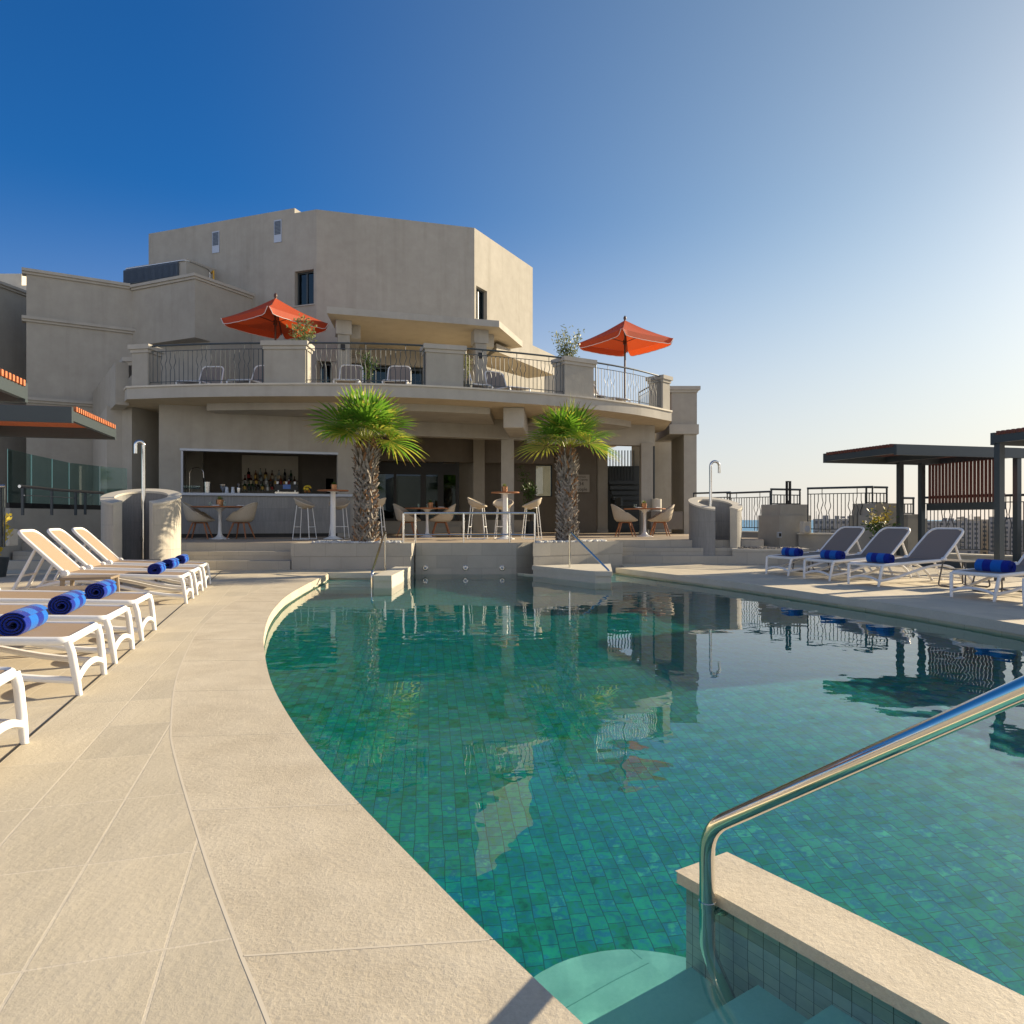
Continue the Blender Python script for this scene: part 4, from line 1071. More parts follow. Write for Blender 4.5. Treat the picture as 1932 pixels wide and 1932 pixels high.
for k, lb in ((0, 'rolled dark blue towel beside the pebble planter'), (1, 'rolled dark blue towel, second from the pebble planter'), (2, 'rolled dark blue towel, third from the pebble planter'), (3, 'largest rolled dark blue towel at the right')):
    towel(rights[k][0], ARr, .34 if k < 3 else .40, lb, gt, z=.404, s=1.05 if k < 3 else 1.12, jit=rnd.uniform(-.04, .04) + math.pi)

# small side tables
def plastic_table(label, loc, rz, w=.5, d=.42, h=.36):
    t = thing('side_table', label, 'table', loc, rz, 'low brown side tables')
    MB().box((0, 0, h - .015), (w, d, .03)).build('table_top', [M['taupe']], t, bevel=.012)
    for sx_ in (1, -1):
        for sy in (1, -1): MB().tube([(sx_ * (w / 2 - .03), sy * (d / 2 - .03), h - .02), (sx_ * (w / 2 - .005), sy * (d / 2 - .01), 0)], [.024, .018], 8).build('leg', [M['taupe']], t, smooth=True)
    return t
plastic_table('low brown plastic table with a broad top, nearer of the two by the left loungers', (-4.33, 7.0, 0), AL, .52, .46, .34)
plastic_table('brown plastic table between the left lounger rows, legs in view', (-4.62, 7.95, 0), AL, .5, .42, .38)
plastic_table('brown plastic table behind the far left lounger, before the round shower', (-5.85, 11.45, 0), AL, .5, .42, .36)
def wire_table(label, loc, rz, h=.38, w=.44, d=.40):
    t = thing('wire_table', label, 'table', loc, rz, 'bronze wire side tables')
    for sx_ in (1, -1):
        MB().tube(rounded([(sx_ * (w / 2 - .02), -d / 2 + .02, h - .01), (sx_ * (w / 2 + .03), -d / 2 - .02, .012), (sx_ * (w / 2 + .03), d / 2 + .02, .012), (sx_ * (w / 2 - .02), d / 2 - .02, h - .01)], .05), .011, 8).build('leg_frame', [M['bronze']], t, smooth=True)
    MB().box((0, 0, h), (w, d, .012)).build('table_top', [M['bronze']], t)
    MB().box((0, 0, h - .12), (w - .05, d - .06, .01)).build('shelf', [M['bronze']], t)
    return t
wire_table('bronze wire side table standing clear between two shade-grey loungers', (6.68, 10.72, 0), ARr)
wire_table('bronze wire side table behind the big dark towel at the right', (6.72, 10.0, 0), ARr, .36)
wire_table('bronze wire side table behind the lounger by the pebble planter', (5.75, 13.95, 0), ARr)

# ================================================================= bar terrace furniture
def disc_table(label, loc, r, h, rz=0, grp='white pedestal tables on the bar terrace'):
    t = thing('pedestal_table', label, 'table', loc, rz, grp)
    MB().lathe([(r - .004, 0), (r, .006), (r, .026), (r - .006, .03), (0, .03)], 40, (0, 0, h - .03)).build('table_top', [M['teak']], t, smooth=True)
    if h < 1: MB().lathe([(.235, 0), (.235, .01), (.17, .022), (.09, .06), (.05, .12), (.04, .22), (.036, .45), (.045, .66), (.10, .735), (.19, h - .031)], 28).build('pedestal', [M['white']], t, smooth=True)
    else: MB().lathe([(.235, 0), (.235, .012), (.15, .04), (.065, .075), (.062, h - .05), (.16, h - .031)], 28).build('pedestal', [M['white']], t, smooth=True)
    return t
def tub_chair(label, loc, rz):
    t = thing('wicker_armchair', label, 'chair', loc, rz, 'wicker armchairs on the bar terrace')
    nt_, nv = 40, 9
    def rim(a):
        c = math.cos(a)                                # a=0 front (+x)
        h = .455 + .20 * (1 - max(0, c)) ** 1.2 if c > 0 else .655 + .235 * (max(0, -c - .15) / .85) ** .9
        return h
    vs = []; fs_ = []
    for i in range(nt_):
        a = 2 * math.pi * i / nt_; h = rim(a); lean = .06 * max(0, -math.cos(a)) * (h - .45) / .4
        for j in range(nv + 1):
            u = j / nv
            if u < .35: r = .245 * u / .35; z = .43 - .012 * (1 - u / .35)
            else:
                k = (u - .35) / .65; r = .245 + .075 * k ** .6; z = .43 + (h - .43) * k
            vs.append((r * math.cos(a) * 1.02 - lean * (u if u > .35 else 0), r * math.sin(a) * 1.0, z))
    for i in range(nt_):
        for j in range(nv):
            b = ((i + 1) % nt_) * (nv + 1); o = i * (nv + 1)
            fs_.append((o + j, b + j, b + j + 1, o + j + 1))
    s_ = MB().add(vs, fs_).build('shell', [M['wicker']], t, smooth=True, angle=80)
    so = s_.modifiers.new('thick', 'SOLIDIFY'); so.thickness = .022; so.offset = 0
    rp_ = [vs[i * (nv + 1) + nv] for i in range(nt_)]
    MB().tube(rp_, .019, 8, closed=True).build('rim', [M['wicker']], t, smooth=True)
    for sx_ in (1, -1):
        for sy in (1, -1): MB().tube([(sx_ * .13, sy * .12, .40), (sx_ * .25, sy * .23, 0)], [.024, .014], 8).build('leg', [M['teak']], t, smooth=True)
    MB().box((0, 0, .397), (.34, .035, .03), R(43)).box((0, 0, .3965), (.34, .035, .03), R(-43)).build('leg_frame', [M['teak']], t)
    return t
def bar_stool(label, loc, rz):
    t = thing('bar_stool', label, 'stool', loc, rz, 'wicker bar stools')
    T = Matrix.Translation((-.01, 0, .90)) @ Matrix.Rotation(R(24), 4, 'Y')
    b = MB().lathe([(.0, -.155), (.10, -.15), (.19, -.10), (.245, -.02), (.25, .0)], 28).xf(T).build('seat', [M['wicker']], t, smooth=True)
    so = b.modifiers.new('thick', 'SOLIDIFY'); so.thickness = .012
    MB().tube([T @ Vector((.25 * math.cos(2 * math.pi * k / 28), .25 * math.sin(2 * math.pi * k / 28), 0)) for k in range(28)], .019, 8, closed=True).build('rim', [M['wicker']], t, smooth=True)
    for sx_ in (1, -1):
        for sy in (1, -1): MB().tube([(sx_ * .14, sy * .13, .76 + (.06 if sx_ < 0 else 0)), (sx_ * .215, sy * .20, .008)], .0095, 6).build('leg', [M['white']], t, smooth=True)
    for sy in (1, -1): MB().tube([(-.215, sy * .20, .008), (.215, sy * .20, .008)], .0095, 6).build('runner', [M['white']], t, smooth=True)
    for sx_ in (1, -1): MB().tube([(sx_ * .192, -.178, .30), (sx_ * .192, .178, .30)], .009, 6).build('footrest', [M['white']], t, smooth=True)
    MB().tube([(.14 * math.cos(a), .13 * math.sin(a), .765) for a in [2 * math.pi * k / 16 for k in range(16)]], .009, 6, closed=True).build('seat_ring', [M['white']], t, smooth=True)
    return t
T1 = (-7.17, 17.8); T2 = (-2.28, 19.5); T3 = (3.73, 20.4); H1 = (-4.38, 17.75); H2 = (-.165, 17.7)
disc_table('round teak pedestal table in front of the bar counter', (*T1, TZ), .66, .80)
disc_table('teak pedestal table in front of the dark glass doors', (*T2, TZ), .60, .79)
disc_table('teak pedestal table at the right end of the terrace, by the round shower', (*T3, TZ), .58, .79)
disc_table('tall teak bar table with a slim white post, left of the first palm', (*H1, TZ), .375, 1.2)
disc_table('tall teak bar table with a slim white post, between the two palms', (*H2, TZ), .345, 1.15)
cA_ = tub_chair('wicker armchair left of the round table at the bar counter', (XA(377, 17.7), 17.7, TZ), R(8))
for loc, rz, lb in (((XA(455, 17.9), 17.9), R(172), 'wicker armchair right of the round table at the bar counter'),
                    ((XA(770, 19.5), 19.5), R(-8), 'wicker armchair left of the table before the dark glass doors'), ((XA(832, 19.7), 19.7), R(190), 'wicker armchair right of the table before the dark glass doors'),
                    ((XA(1180, 20.2), 20.2), R(2), 'sunlit wicker armchair on the left of the right-end table'), ((XA(1245, 20.6), 20.6), R(178), 'sunlit wicker armchair on the right of the right-end table')):
    dup(cA_, (*loc, TZ), rz, lb)
sA = bar_stool('wicker bar stool standing alone before the counter', (XA(575, 17.6), 17.6, TZ), R(-10))
for px, y, rz, lb in ((640, 18.2, -92, 'wicker bar stool behind the tall table left of the first palm'), (709, 17.9, 178, 'wicker bar stool mostly hidden behind the first palm trunk'),
                      (901, 17.7, -8, 'wicker bar stool on the left of the tall table between the palms'), (949, 18.4, -95, 'wicker bar stool behind the tall table between the palms'), (1003, 17.8, 188, 'wicker bar stool on the right of the tall table between the palms')):
    dup(sA, (XA(px, y), y, TZ), R(rz), lb)
# table settings
def pot_plant(label, loc, m=None, s=1.0, pot='copper'):
    t = thing('potted_succulent', label, 'plant pot', loc, rnd.uniform(0, 6), 'small succulents on the tables', scale=s)
    MB().lathe([(.05, 0), (.058, .10), (.052, .10), (.046, .085), (0, .085)], 14).build('pot', [M[pot]], t, smooth=True)
    lf = MB()
    for k in range(34):
        a = k * 2.4; e = R(25 + 55 * (k / 34)); l = .075 * rnd.uniform(.8, 1.2); d = Vector((math.cos(a) * math.cos(e), math.sin(a) * math.cos(e), math.sin(e))); sd = d.cross(Vector((0, 0, 1))).normalized() * .011
        b0 = Vector((0, 0, .085)); lf.add([b0, b0 + d * l * .5 + sd, b0 + d * l, b0 + d * l * .5 - sd], [(0, 1, 2, 3)])
    lf.build('leaves', [m or M['green']], t)
    return t
def tumbler(label, loc):
    return tag(MB().lathe([(.03, 0), (.036, .11), (.034, .11), (.029, .006), (0, .006)], 14).build('tumbler', [M['pane']], smooth=True, org=(0, 0, 0)), label, 'glass', 'tumblers on the tables'), loc
tz1, tz2, tz3 = TZ + .80, TZ + .79, TZ + .79
pot_plant('small spiky dark succulent on the round table at the bar', (XA(415, 17.7), 17.7, tz1), M['olive'], 1.6)
pot_plant('small green succulent on the table before the glass doors', (XA(812, 19.4), 19.4, tz2), M['green'], 1.4)
pot_plant('small dark succulent on the right-end table', (XA(1215, 20.35), 20.35, tz3), M['olive'], 1.4)
pot_plant('bright green succulent in a glass on the tall table by the first palm', (XA(630, 17.7), 17.7, TZ + 1.2), M['green'], 1.3)
pot_plant('succulent in a glass on the tall table between the palms', (XA(952, 17.65), 17.65, TZ + 1.15), M['olive'], 1.3)
for lb, px, Y_, z in (('tumbler left of the succulent on the bar-side round table', 397, 17.75, tz1), ('tumbler right of the succulent on the bar-side round table', 424, 17.6, tz1), ('tumbler at the left of the table before the glass doors', 790, 19.45, tz2),
                      ('tumbler beside the succulent before the glass doors', 806, 19.35, tz2), ('tumbler on the right-end table', 1198, 20.3, tz3)):
    o, _ = tumbler(lb, None); o.location = (XA(px, Y_), Y_, z)
for lb, px, Y_, z in (('white plate with folded napkin at the bar-side round table', 454, 17.8, tz1), ('white plate with napkin before the glass doors', 832, 19.6, tz2), ('white plate with napkin on the right-end table', 1240, 20.5, tz3), ('white plate left of the succulent on the bar-side round table', 407, 17.5, tz1), ('white plate left on the right-end table', 1205, 20.2, tz3)):
    t = thing('plate', lb, 'plate', (XA(px, Y_), Y_, z), .3, 'plates on the tables')
    MB().lathe([(.06, 0), (.115, .014), (.11, .017), (.06, .006), (0, .006)], 22).build('dish', [M['white']], t, smooth=True)
    MB().box((0, 0, .024), (.15, .06, .016), .3).build('napkin', [M['piping']], t, bevel=.006)

# bar equipment
def onbar(px, d): s = bar_s(px, d); return bar(s, d)
CZ = 1.70
for k in range(8):
    x, y = onbar(342.5 + 4.7 * k, .16 + .05 * (k % 2)); g = MB().lathe([(.036, 0), (.036, .004), (.005, .01), (.004, .09), (.03, .115), (.042, .15), (.036, .195), (.034, .195), (.040, .15), (.028, .118), (0, .1)], 14).build('wine_glass', [M['pane']], smooth=True)
    g.location = (x, y, CZ); tag(g, 'clear wine glass in the row at the left end of the bar counter', 'glass', 'wine glasses on the bar')
t = thing('tap', 'tall arched steel spring tap at the left of the bar', 'tap', (*onbar(358, .9), 1.2))
MB().tube([(0, 0, 0), (0, 0, 1.05)] + [(.19 - .19 * math.cos(a), 0, 1.05 + .17 * math.sin(a)) for a in [R(180 * k / 12) for k in range(1, 12)]] + [(.38, 0, 1.02), (.40, 0, .75), (.42, 0, .45)], .012, 8).build('spout', [M['steel_soft']], t, smooth=True)
MB().tube([(.40, 0, .93), (.42, 0, .70)], .03, 10).build('spray_head', [M['black']], t, smooth=True)
def bar_obj(nm, lb, cat, px, d, prof, mt, z=CZ, n=18, grp=None):
    o = MB().lathe(prof, n).build(nm, [mt], smooth=True); o.location = (*onbar(px, d), z); return tag(o, lb, cat, grp)
bar_obj('ice_bucket', 'dark ribbed steel ice bucket by the tap', 'bucket', 478 - 0 if False else 479 - 0 if False else 478, .3, [(.085, 0), (.1, .30), (.095, .30), (.08, .01), (0, .01)], M['steel_soft']).location = (*onbar(478.5 - 0, .3), CZ) if False else (*onbar(301.9 + 527 / 5.907 + 88.5 * 0, .3), CZ)
bar_obj('cocktail_goblet', 'bronze steel goblet in the middle of the bar counter', 'goblet', 301.9 + 702 / 5.907, .25, [(.05, 0), (.05, .01), (.015, .03), (.02, .07), (.075, .14), (.085, .24), (.08, .24), (.06, .14), (0, .1)], M['steel_soft'])
for px, lb in ((745, 'left of the two tapered white shakers on the bar counter'), (813, 'right of the two tapered white shakers on the bar counter')):
    bar_obj('measuring_cup', lb, 'cup', 301.9 + px / 5.907, .18, [(.055, 0), (.04, .17), (.037, .17), (.05, .01), (0, .01)], M['galv'], grp='tapered shakers')
bar_obj('cocktail_shaker', 'round-topped steel cocktail shaker right of the white cups', 'shaker', 301.9 + 876 / 5.907, .25, [(.045, 0), (.06, .14), (.058, .16), (.03, .19), (.036, .22), (.05, .25), (.03, .29), (0, .3)], M['steel_soft'])
t = thing('coffee_machine', 'black espresso machine with a blue screen on the bar', 'machine', (*onbar(541, .45), CZ), R(18))
MB().box((0, 0, .17), (.62, .36, .20)).build('body', [M['black']], t, bevel=.02)
MB().box((0, 0, .03), (.62, .36, .06)).build('drip_tray', [M['steel_soft']], t)
MB().box((0, -.186, .20), (.20, .01, .12)).build('screen', [plain('blue_screen', (.02, .10, .35), .2)], t)
for x in (-.22, .22): MB().tube([(x, -.2, .10), (x, -.2, .06)], .025, 10).build('brew_head', [M['steel_soft']], t, smooth=True)
for k in range(3): MB().lathe([(.025, 0), (.035, .08), (0, .08)], 10, (-.24 + .23 * k, 0, .271)).build('cup', [M['white']], t, smooth=True)
t = thing('fruit_bowl', 'glass bowl of fruit on the bar counter', 'bowl', (*onbar(580, .3), CZ))
MB().lathe([(.06, 0), (.08, .01), (.15, .12), (.145, .12), (.075, .018), (0, .012)], 24).build('glass_bowl', [M['pane']], t, smooth=True)
orange, banana = plain('orange_peel', (.62, .20, .02), .5), plain('banana_peel', (.66, .46, .03), .5)
fr_ = []
for x, y, z, mt, nm in ((-.05, 0, .08, orange, 'orange'), (.05, -.02, .08, orange, 'orange'), (.0, .06, .085, orange, 'orange'), (.01, -.04, .14, banana, 'lemon'), (-.07, -.02, .15, banana, 'lemon')):
    f = MB().lathe([(0, -.045), (.03, -.036), (.046, 0), (.03, .036), (0, .045)], 14).build(nm, [mt], smooth=True); f.location = (t.location.x + x, t.location.y + y, t.location.z + z)
    tag(f, f'{nm} heaped in the glass fruit bowl on the bar', 'fruit', f'{nm}s in the bowl')
f = MB()
for k in range(4): f.tube([(-.10 + .02 * k + .02 * math.sin(R(a)), -.01 + .02 * k, .15 + .09 * math.sin(R(a)) + .01 * k) if False else (.11 * math.cos(R(a)), .025 * k - .03, .13 + .10 * math.sin(R(a)) + .004 * k) for a in (20, 55, 90, 125, 160)], [.008, .018, .02, .018, .008], 8)
o = f.build('banana_bunch', [banana], smooth=True); o.location = t.location; tag(o, 'bunch of yellow bananas on top of the fruit bowl', 'fruit')
# bottles on the three stepped shelves
gcols = {'green': (.012, .05, .018), 'black': (.012, .012, .012), 'amber': (.16, .05, .01), 'clear': (.35, .40, .40), 'brown': (.05, .018, .008)}
lcols = {'white': (.85, .83, .78), 'gold': (.75, .48, .10), 'red': (.30, .03, .02), 'cream': (.8, .68, .45), 'dark': (.05, .05, .05)}
GB = {k: plain('bottle_' + k, v, .08) for k, v in gcols.items()}; LBm = {k: plain('label_' + k, v, .6) for k, v in lcols.items()}
rows = [('lower', 0, [945, 995, 1035, 1092, 1143, 1200, 1250, 1325, 1395, 1455, 1510], .27), ('middle', 1, [948, 1015, 1075, 1130, 1185, 1235, 1290, 1347, 1390, 1440, 1500], .30), ('back', 2, [988, 1067, 1120, 1178, 1250, 1327, 1392, 1460], .34)]
ordn = ['first', 'second', 'third', 'fourth', 'fifth', 'sixth', 'seventh', 'eighth', 'ninth', 'tenth', 'eleventh']
bt_mesh = {}
for rn, ri, xs, hh in rows:
    for i, cx in enumerate(xs):
        gc = rnd.choice(list(gcols)); lc = rnd.choice(list(lcols)); sq = rnd.choice((0, 0, 1)); h = hh * rnd.uniform(.9, 1.08)
        r = .042 + .008 * sq
        b = MB().lathe([(r, 0), (r, h * (.55 + .08 * sq)), (r * .8, h * .66), (.014, h * .74), (.013, h * .93)], 6 if sq else 14, mi=0)
        b.lathe([(.016, h * .90), (.016, h), (0, h)], 10, mi=1); b.lathe([(r + .001, h * .14), (r + .001, h * .46)], 6 if sq else 14, mi=2)
        o = b.build('bottle', [GB[gc], M['black'] if lc != 'gold' else M['bronze'], LBm[lc]], smooth=True)
        d = 2.67 + .15 * ri; o.location = (*onbar(301.9 + cx / 5.907, d), 1.871 + .17 * ri)
        tag(o, f'{gc} glass bottle with {lc} label, {ordn[i]} from left on the {rn} bar shelf', 'bottle', 'bottles on the bar shelves')

# ================================================================= palms
def palm(label, loc, trunk_h, tr, crown, nleaf, seed, yl):
    q = random.Random(seed); t = thing('fan_palm', label, 'palm tree', loc, 0, 'fan palms in the planters')
    def rad(z):
        u = z / trunk_h
        return tr * (1.02 - .10 * u + .22 * math.exp(-((u - .05) / .10) ** 2) + (.24 * math.exp(-((u - .80) / .07) ** 2)) - .30 * max(0, u - .86) / .14)
    trn = MB().tube([(0, 0, trunk_h * k / 14) for k in range(15)], [rad(trunk_h * k / 14) * .90 for k in range(15)], 18).build('trunk', [M['fibre']], t, smooth=True)
    boots = MB(); nr_ = int(trunk_h / .078)
    for k in range(nr_):
        z = trunk_h * (k + .3) / nr_; n = 11
        for j in range(n):
            a = 2 * math.pi * (j + .5 * (k % 2)) / n + q.uniform(-.1, .1); rr = rad(z) * q.uniform(.93, 1.04); u = z / trunk_h
            top = u > .72
            for sg in (1, -1):
                if top and sg < 0 and q.random() < .5: continue
                wl_, hh = q.uniform(.018, .032), q.uniform(.17, .26) * (1 if not top else .85)
                lean = sg * q.uniform(.55, .95) if not top else sg * q.uniform(.05, .45)
                out = q.uniform(.012, .045) if not top else q.uniform(.05, .12)
                ca, sa = math.cos(a), math.sin(a); rdv = Vector((ca, sa, 0)); tg = Vector((-sa, ca, 0)); upv = Vector((0, 0, 1))
                d = (tg * math.sin(lean) + upv * math.cos(lean)); s_ = d.cross(rdv).normalized()
                b0 = rdv * (rr * .97) + upv * (z - hh * .5); b1 = b0 + d * hh * .55 + rdv * (out * .35); b2 = b0 + d * hh + rdv * out
                mi = 1 if (q.random() < .16 + (.55 if u > .88 else 0)) else 0
                P = [b0 - s_ * wl_, b0 + s_ * wl_, b1 + s_ * wl_ * .95, b1 - s_ * wl_ * .95, b2 + s_ * wl_ * .5, b2 - s_ * wl_ * .5]
                Q = [p_ - rdv * .012 for p_ in P]
                boots.add(P + Q, [(0, 1, 2, 3), (3, 2, 4, 5), (9, 8, 7, 6), (11, 10, 8, 9), (1, 7, 8, 2), (2, 8, 10, 4), (6, 0, 3, 9), (9, 3, 5, 11), (5, 4, 10, 11)], mi)
    boots.build('leaf_bases', [M['boot'], M['boot_red']], t)
    fb = MB()
    for k in range(260):
        a = q.uniform(0, 6.28); z = q.choice((q.uniform(0, .18), q.uniform(0, .3), q.uniform(.8, 1) * trunk_h, q.uniform(0, trunk_h))); r0_ = rad(z) * .95
        b0 = Vector((math.cos(a) * r0_, math.sin(a) * r0_, z)); d = Vector((math.cos(a + q.uniform(-.8, .8)), math.sin(a + q.uniform(-.8, .8)), q.uniform(-.6, .7))).normalized(); l = q.uniform(.05, .13)
        s_ = d.cross(Vector((0, 0, 1))).normalized() * .004; fb.add([b0 - s_, b0 + s_, b0 + d * l], [(0, 1, 2)])
    fb.build('fibres', [M['leaf_dry']], t)
    zt = trunk_h - .03
    for k in range(nleaf):
        az = k * 2.399 + q.uniform(-.25, .25); f = k / (nleaf - 1); el = R(86 - 72 * f ** 1.0 + q.uniform(-6, 6)); pl = crown * q.uniform(.36, .46) * (1 - .15 * (1 - f)); fr = crown * q.uniform(.62, .72)
        hd = Vector((math.cos(az), math.sin(az), 0)); tdir = hd * math.cos(el) + Vector((0, 0, 1)) * math.sin(el)
        p0 = Vector((0, 0, zt)) + hd * .06; p1 = p0 + tdir * pl + Vector((0, 0, -.03 - .10 * f)) * pl
        lm = MB(); lm.tube([p0, p0.lerp(p1, .5) + Vector((0, 0, .02)), p1], [.016, .010, .007], 6, mi=1)
        el2 = el - R(12 + 22 * f); td = (hd * math.cos(el2) + Vector((0, 0, 1)) * math.sin(el2)).normalized(); sd = Vector((-hd.y, hd.x, 0)); roll = q.uniform(-.5, .5); nm_ = td.cross(sd)
        sd = (sd * math.cos(roll) + nm_ * math.sin(roll)).normalized(); nm_ = td.cross(sd).normalized()
        ns_ = 36; span = R(q.uniform(112, 132)); dry = f > .8
        for i in range(ns_):
            ph = -span + 2 * span * i / (ns_ - 1) + q.uniform(-.02, .02)
            l = fr * (.62 + .38 * math.cos(ph * .62)) * q.uniform(.9, 1.06)
            d = td * math.cos(ph) + sd * math.sin(ph) + nm_ * (.10 * (1 if i % 2 else -1) * .25 - .15 * abs(math.sin(ph)) * 0 + .12)
            d.normalize(); side = (nm_.cross(d)).normalized(); fold = nm_ * (.006 if i % 2 else -.006)
            w0_ = .5 * (2 * span / ns_) * 1.04
            pts = []
            dr = .10 + .30 * f + q.uniform(0, .12)
            for u in (.03, .55, .74, .88, 1.0):
                wd = (w0_ * min(u, .55) * l) * (1 if u <= .55 else max(.08, 1 - (u - .55) / .46))
                c = p1 + d * (l * u) + Vector((0, 0, -1)) * (dr * l * max(0, u - .35) ** 2) + fold * (1 if u > .3 else 0)
                pts += [c - side * wd, c + side * wd]
            tipm = 2 if (q.random() < .5 + yl) else 1
            base = 1 if (dry and q.random() < .55) or q.random() < yl * .5 else 0
            for j in range(4): lm.add([pts[2 * j], pts[2 * j + 1], pts[2 * j + 3], pts[2 * j + 2]], [(0, 1, 2, 3)], base if j < 2 else (base if j == 2 and q.random() < .7 else (1 if j == 2 else tipm)))
        lm.build('frond', [M['leaf'], M['leaf_y'], M['leaf_dry']], t)
    return t
palm('taller bushy fan palm with a thick trunk, in front of the bar opening', (-2.98, 14.80, .50), 2.14, .185, 1.20, 22, 5, .05)
palm('slimmer fan palm with dry leaf tips, by the capacity sign', (1.165, 15.33, .50), 2.03, .158, 1.10, 19, 11, .22)

# ================================================================= orange umbrellas on the balcony
def umbrella(label, loc, half, rot, h_apex, h_rim, tilt=0):
    t = thing('market_umbrella', label, 'umbrella', loc, rot, 'orange umbrellas on the balcony')
    ap = Vector((0, 0, h_apex)); C = [Vector((half * math.cos(R(90 * k)), half * math.sin(R(90 * k)), h_rim)) for k in range(4)]
    cn = MB(); n = 8
    for k in range(4):
        a, b = C[k], C[(k + 1) % 4]; ids = []
        vs = []
        for i in range(n + 1):
            u = i / n
            for j in range(n + 1):
                w = j / n; e = a.lerp(b, w); p_ = ap.lerp(e, u); sg = .05 * math.sin(math.pi * u) * (1 - .0 * w) + .035 * u * math.sin(math.pi * w) + .006 * math.sin(9 * w * math.pi) * u * (1 - u) * 4
                p_.z -= sg; vs.append(p_)
        cn.add(vs, [(i * (n + 1) + j, (i + 1) * (n + 1) + j, (i + 1) * (n + 1) + j + 1, i * (n + 1) + j + 1) for i in range(n) for j in range(n)])
    cn.build('canopy', [M['canvas']], t, smooth=True, angle=30)
    for k in range(4):
        a, b = C[k], C[(k + 1) % 4]; va = MB(); vs = []; edge = []; nn = 18
        nrm_ = Vector(((a.x + b.x) / 2, (a.y + b.y) / 2, 0)).normalized()
        for j in range(nn + 1):
            w = j / nn; e = a.lerp(b, w); e.z -= .035 * math.sin(math.pi * w)
            drop = .19 * min(1, (min(w, 1 - w) / .07) ** .55) + .004 * math.sin(j * 2.1)
            vs += [e, e + Vector((0, 0, -drop)) + nrm_ * .03]; edge.append(vs[-1])
        va.add(vs, [(2 * j, 2 * j + 1, 2 * j + 3, 2 * j + 2) for j in range(nn)])
        vo = va.build('valance', [M['canvas']], t, smooth=True)
        MB().tube([p_ + nrm_ * .004 for p_ in edge], .009, 5).build('piping', [M['piping']], vo, smooth=True)
    MB().tube([(0, 0, 0), (0, 0, h_apex + .02)], .03, 12).build('pole', [M['darkwood']], t, smooth=True)
    MB().lathe([(.02, -.04), (.03, 0), (.05, .05), (.045, .10), (.015, .14), (0, .15)], 12, (0, 0, h_apex)).build('finial', [M['darkwood']], t, smooth=True)
    MB().lathe([(.06, -.07), (.06, .07)], 12, (0, 0, h_rim - .05)).build('hub', [M['darkwood']], t, smooth=True)
    for k in range(4):
        MB().tube([ap + Vector((0, 0, -.08)), C[k] + Vector((0, 0, -.045))], .014, 6).build('rib', [M['darkwood']], t)
        MB().tube([Vector((0, 0, h_rim - .05)), ap.lerp(C[k], .55) + Vector((0, 0, -.06))], .011, 6).build('strut', [M['darkwood']], t)
    MB().lathe([(.3, 0), (.3, .06), (.05, .08), (.04, .3)], 20).build('base', [M['dark']], t, smooth=True)
    return t
umbrella('wide orange umbrella above the left balcony, behind a small olive bush', (XA(520, 20.9), 20.9, ZB), 1.46, R(281), 7.38 - ZB, 6.72 - ZB)
umbrella('orange umbrella on a tall bare pole at the right end of the balcony', (XA(1179, 23.3), 23.3, ZB), 1.5, R(258), 7.40 - ZB, 6.74 - ZB)

# ================================================================= bushes
def bush(name, label, cat, loc, h, w, n, m, leafs=.05, seed=1, pot=None, stems=7, group=None, m2=None, f2=0):
    q = random.Random(seed); t = thing(name, label, cat, loc, 0, group)
    z0 = .0
    if pot: MB().lathe([(pot * .75, 0), (pot, pot * 1.7), (pot * .92, pot * 1.7), (pot * .9, pot * 1.55), (0, pot * 1.55)], 18).build('pot', [M['dark']], t, smooth=True); z0 = pot * 1.55
    tw_ = MB(); lv_ = MB(); ends = []
    for k in range(stems):
        a = q.uniform(0, 6.28); sp_ = q.uniform(.1, 1) * w * .5; tip = Vector((math.cos(a) * sp_, math.sin(a) * sp_, z0 + h * q.uniform(.6, 1)))
        b0 = Vector((q.uniform(-.03, .03), q.uniform(-.03, .03), z0)); mid = b0.lerp(tip, .5) + Vector((0, 0, h * .12))
        P = [b0, mid, tip]; tw_.tube(catmull([tuple(p_) for p_ in P], 4), .006, 5); ends.append((b0, mid, tip))
    for k in range(n):
        b0, mid, tip = q.choice(ends); u = q.uniform(.15, 1.02)
        c = b0.lerp(mid, u * 2) if u < .5 else mid.lerp(tip, u * 2 - 1)
        c = c + Vector((q.gauss(0, .06), q.gauss(0, .06), q.gauss(0, .05))) * (w + h) * .5
        d = Vector((q.gauss(0, 1), q.gauss(0, 1), q.gauss(.4, .8))).normalized(); s_ = d.orthogonal().normalized() * leafs * .22; l = leafs * q.uniform(.7, 1.3)
        lv_.add([c, c + d * l * .5 + s_, c + d * l, c + d * l * .5 - s_], [(0, 1, 2, 3)], 1 if m2 and (c.z > z0 + h * .62 and q.random() < f2) else 0)
    tw_.build('stem', [M['twig']], t); lv_.build('foliage', [m] + ([m2] if m2 else []), t)
    return t
bush('olive_bush', 'sunlit olive bush on the balcony, below the left orange umbrella', 'bush', (XA(565, 19.1), 19.1, ZB), 1.75, .75, 800, M['olive'], .10, 3, .22)
bush('olive_bush', 'dark olive bush on the balcony left of the fourth pillar', 'bush', (XA(1071, 20.9), 20.9, ZB), 1.85, .8, 900, M['olive'], .10, 4, .24)
bush('potted_shrub', 'small dark shrub behind the balcony railing before the blue doors', 'shrub', (XA(694, 18.9), 18.9, ZB), .85, .6, 420, M['green'], .07, 5, .15)
bush('potted_shrub', 'small green shrub squeezed beside the third balcony pillar', 'shrub', (XA(881, 18.7), 18.7, ZB), .7, .4, 260, M['olive'], .07, 6, .15)
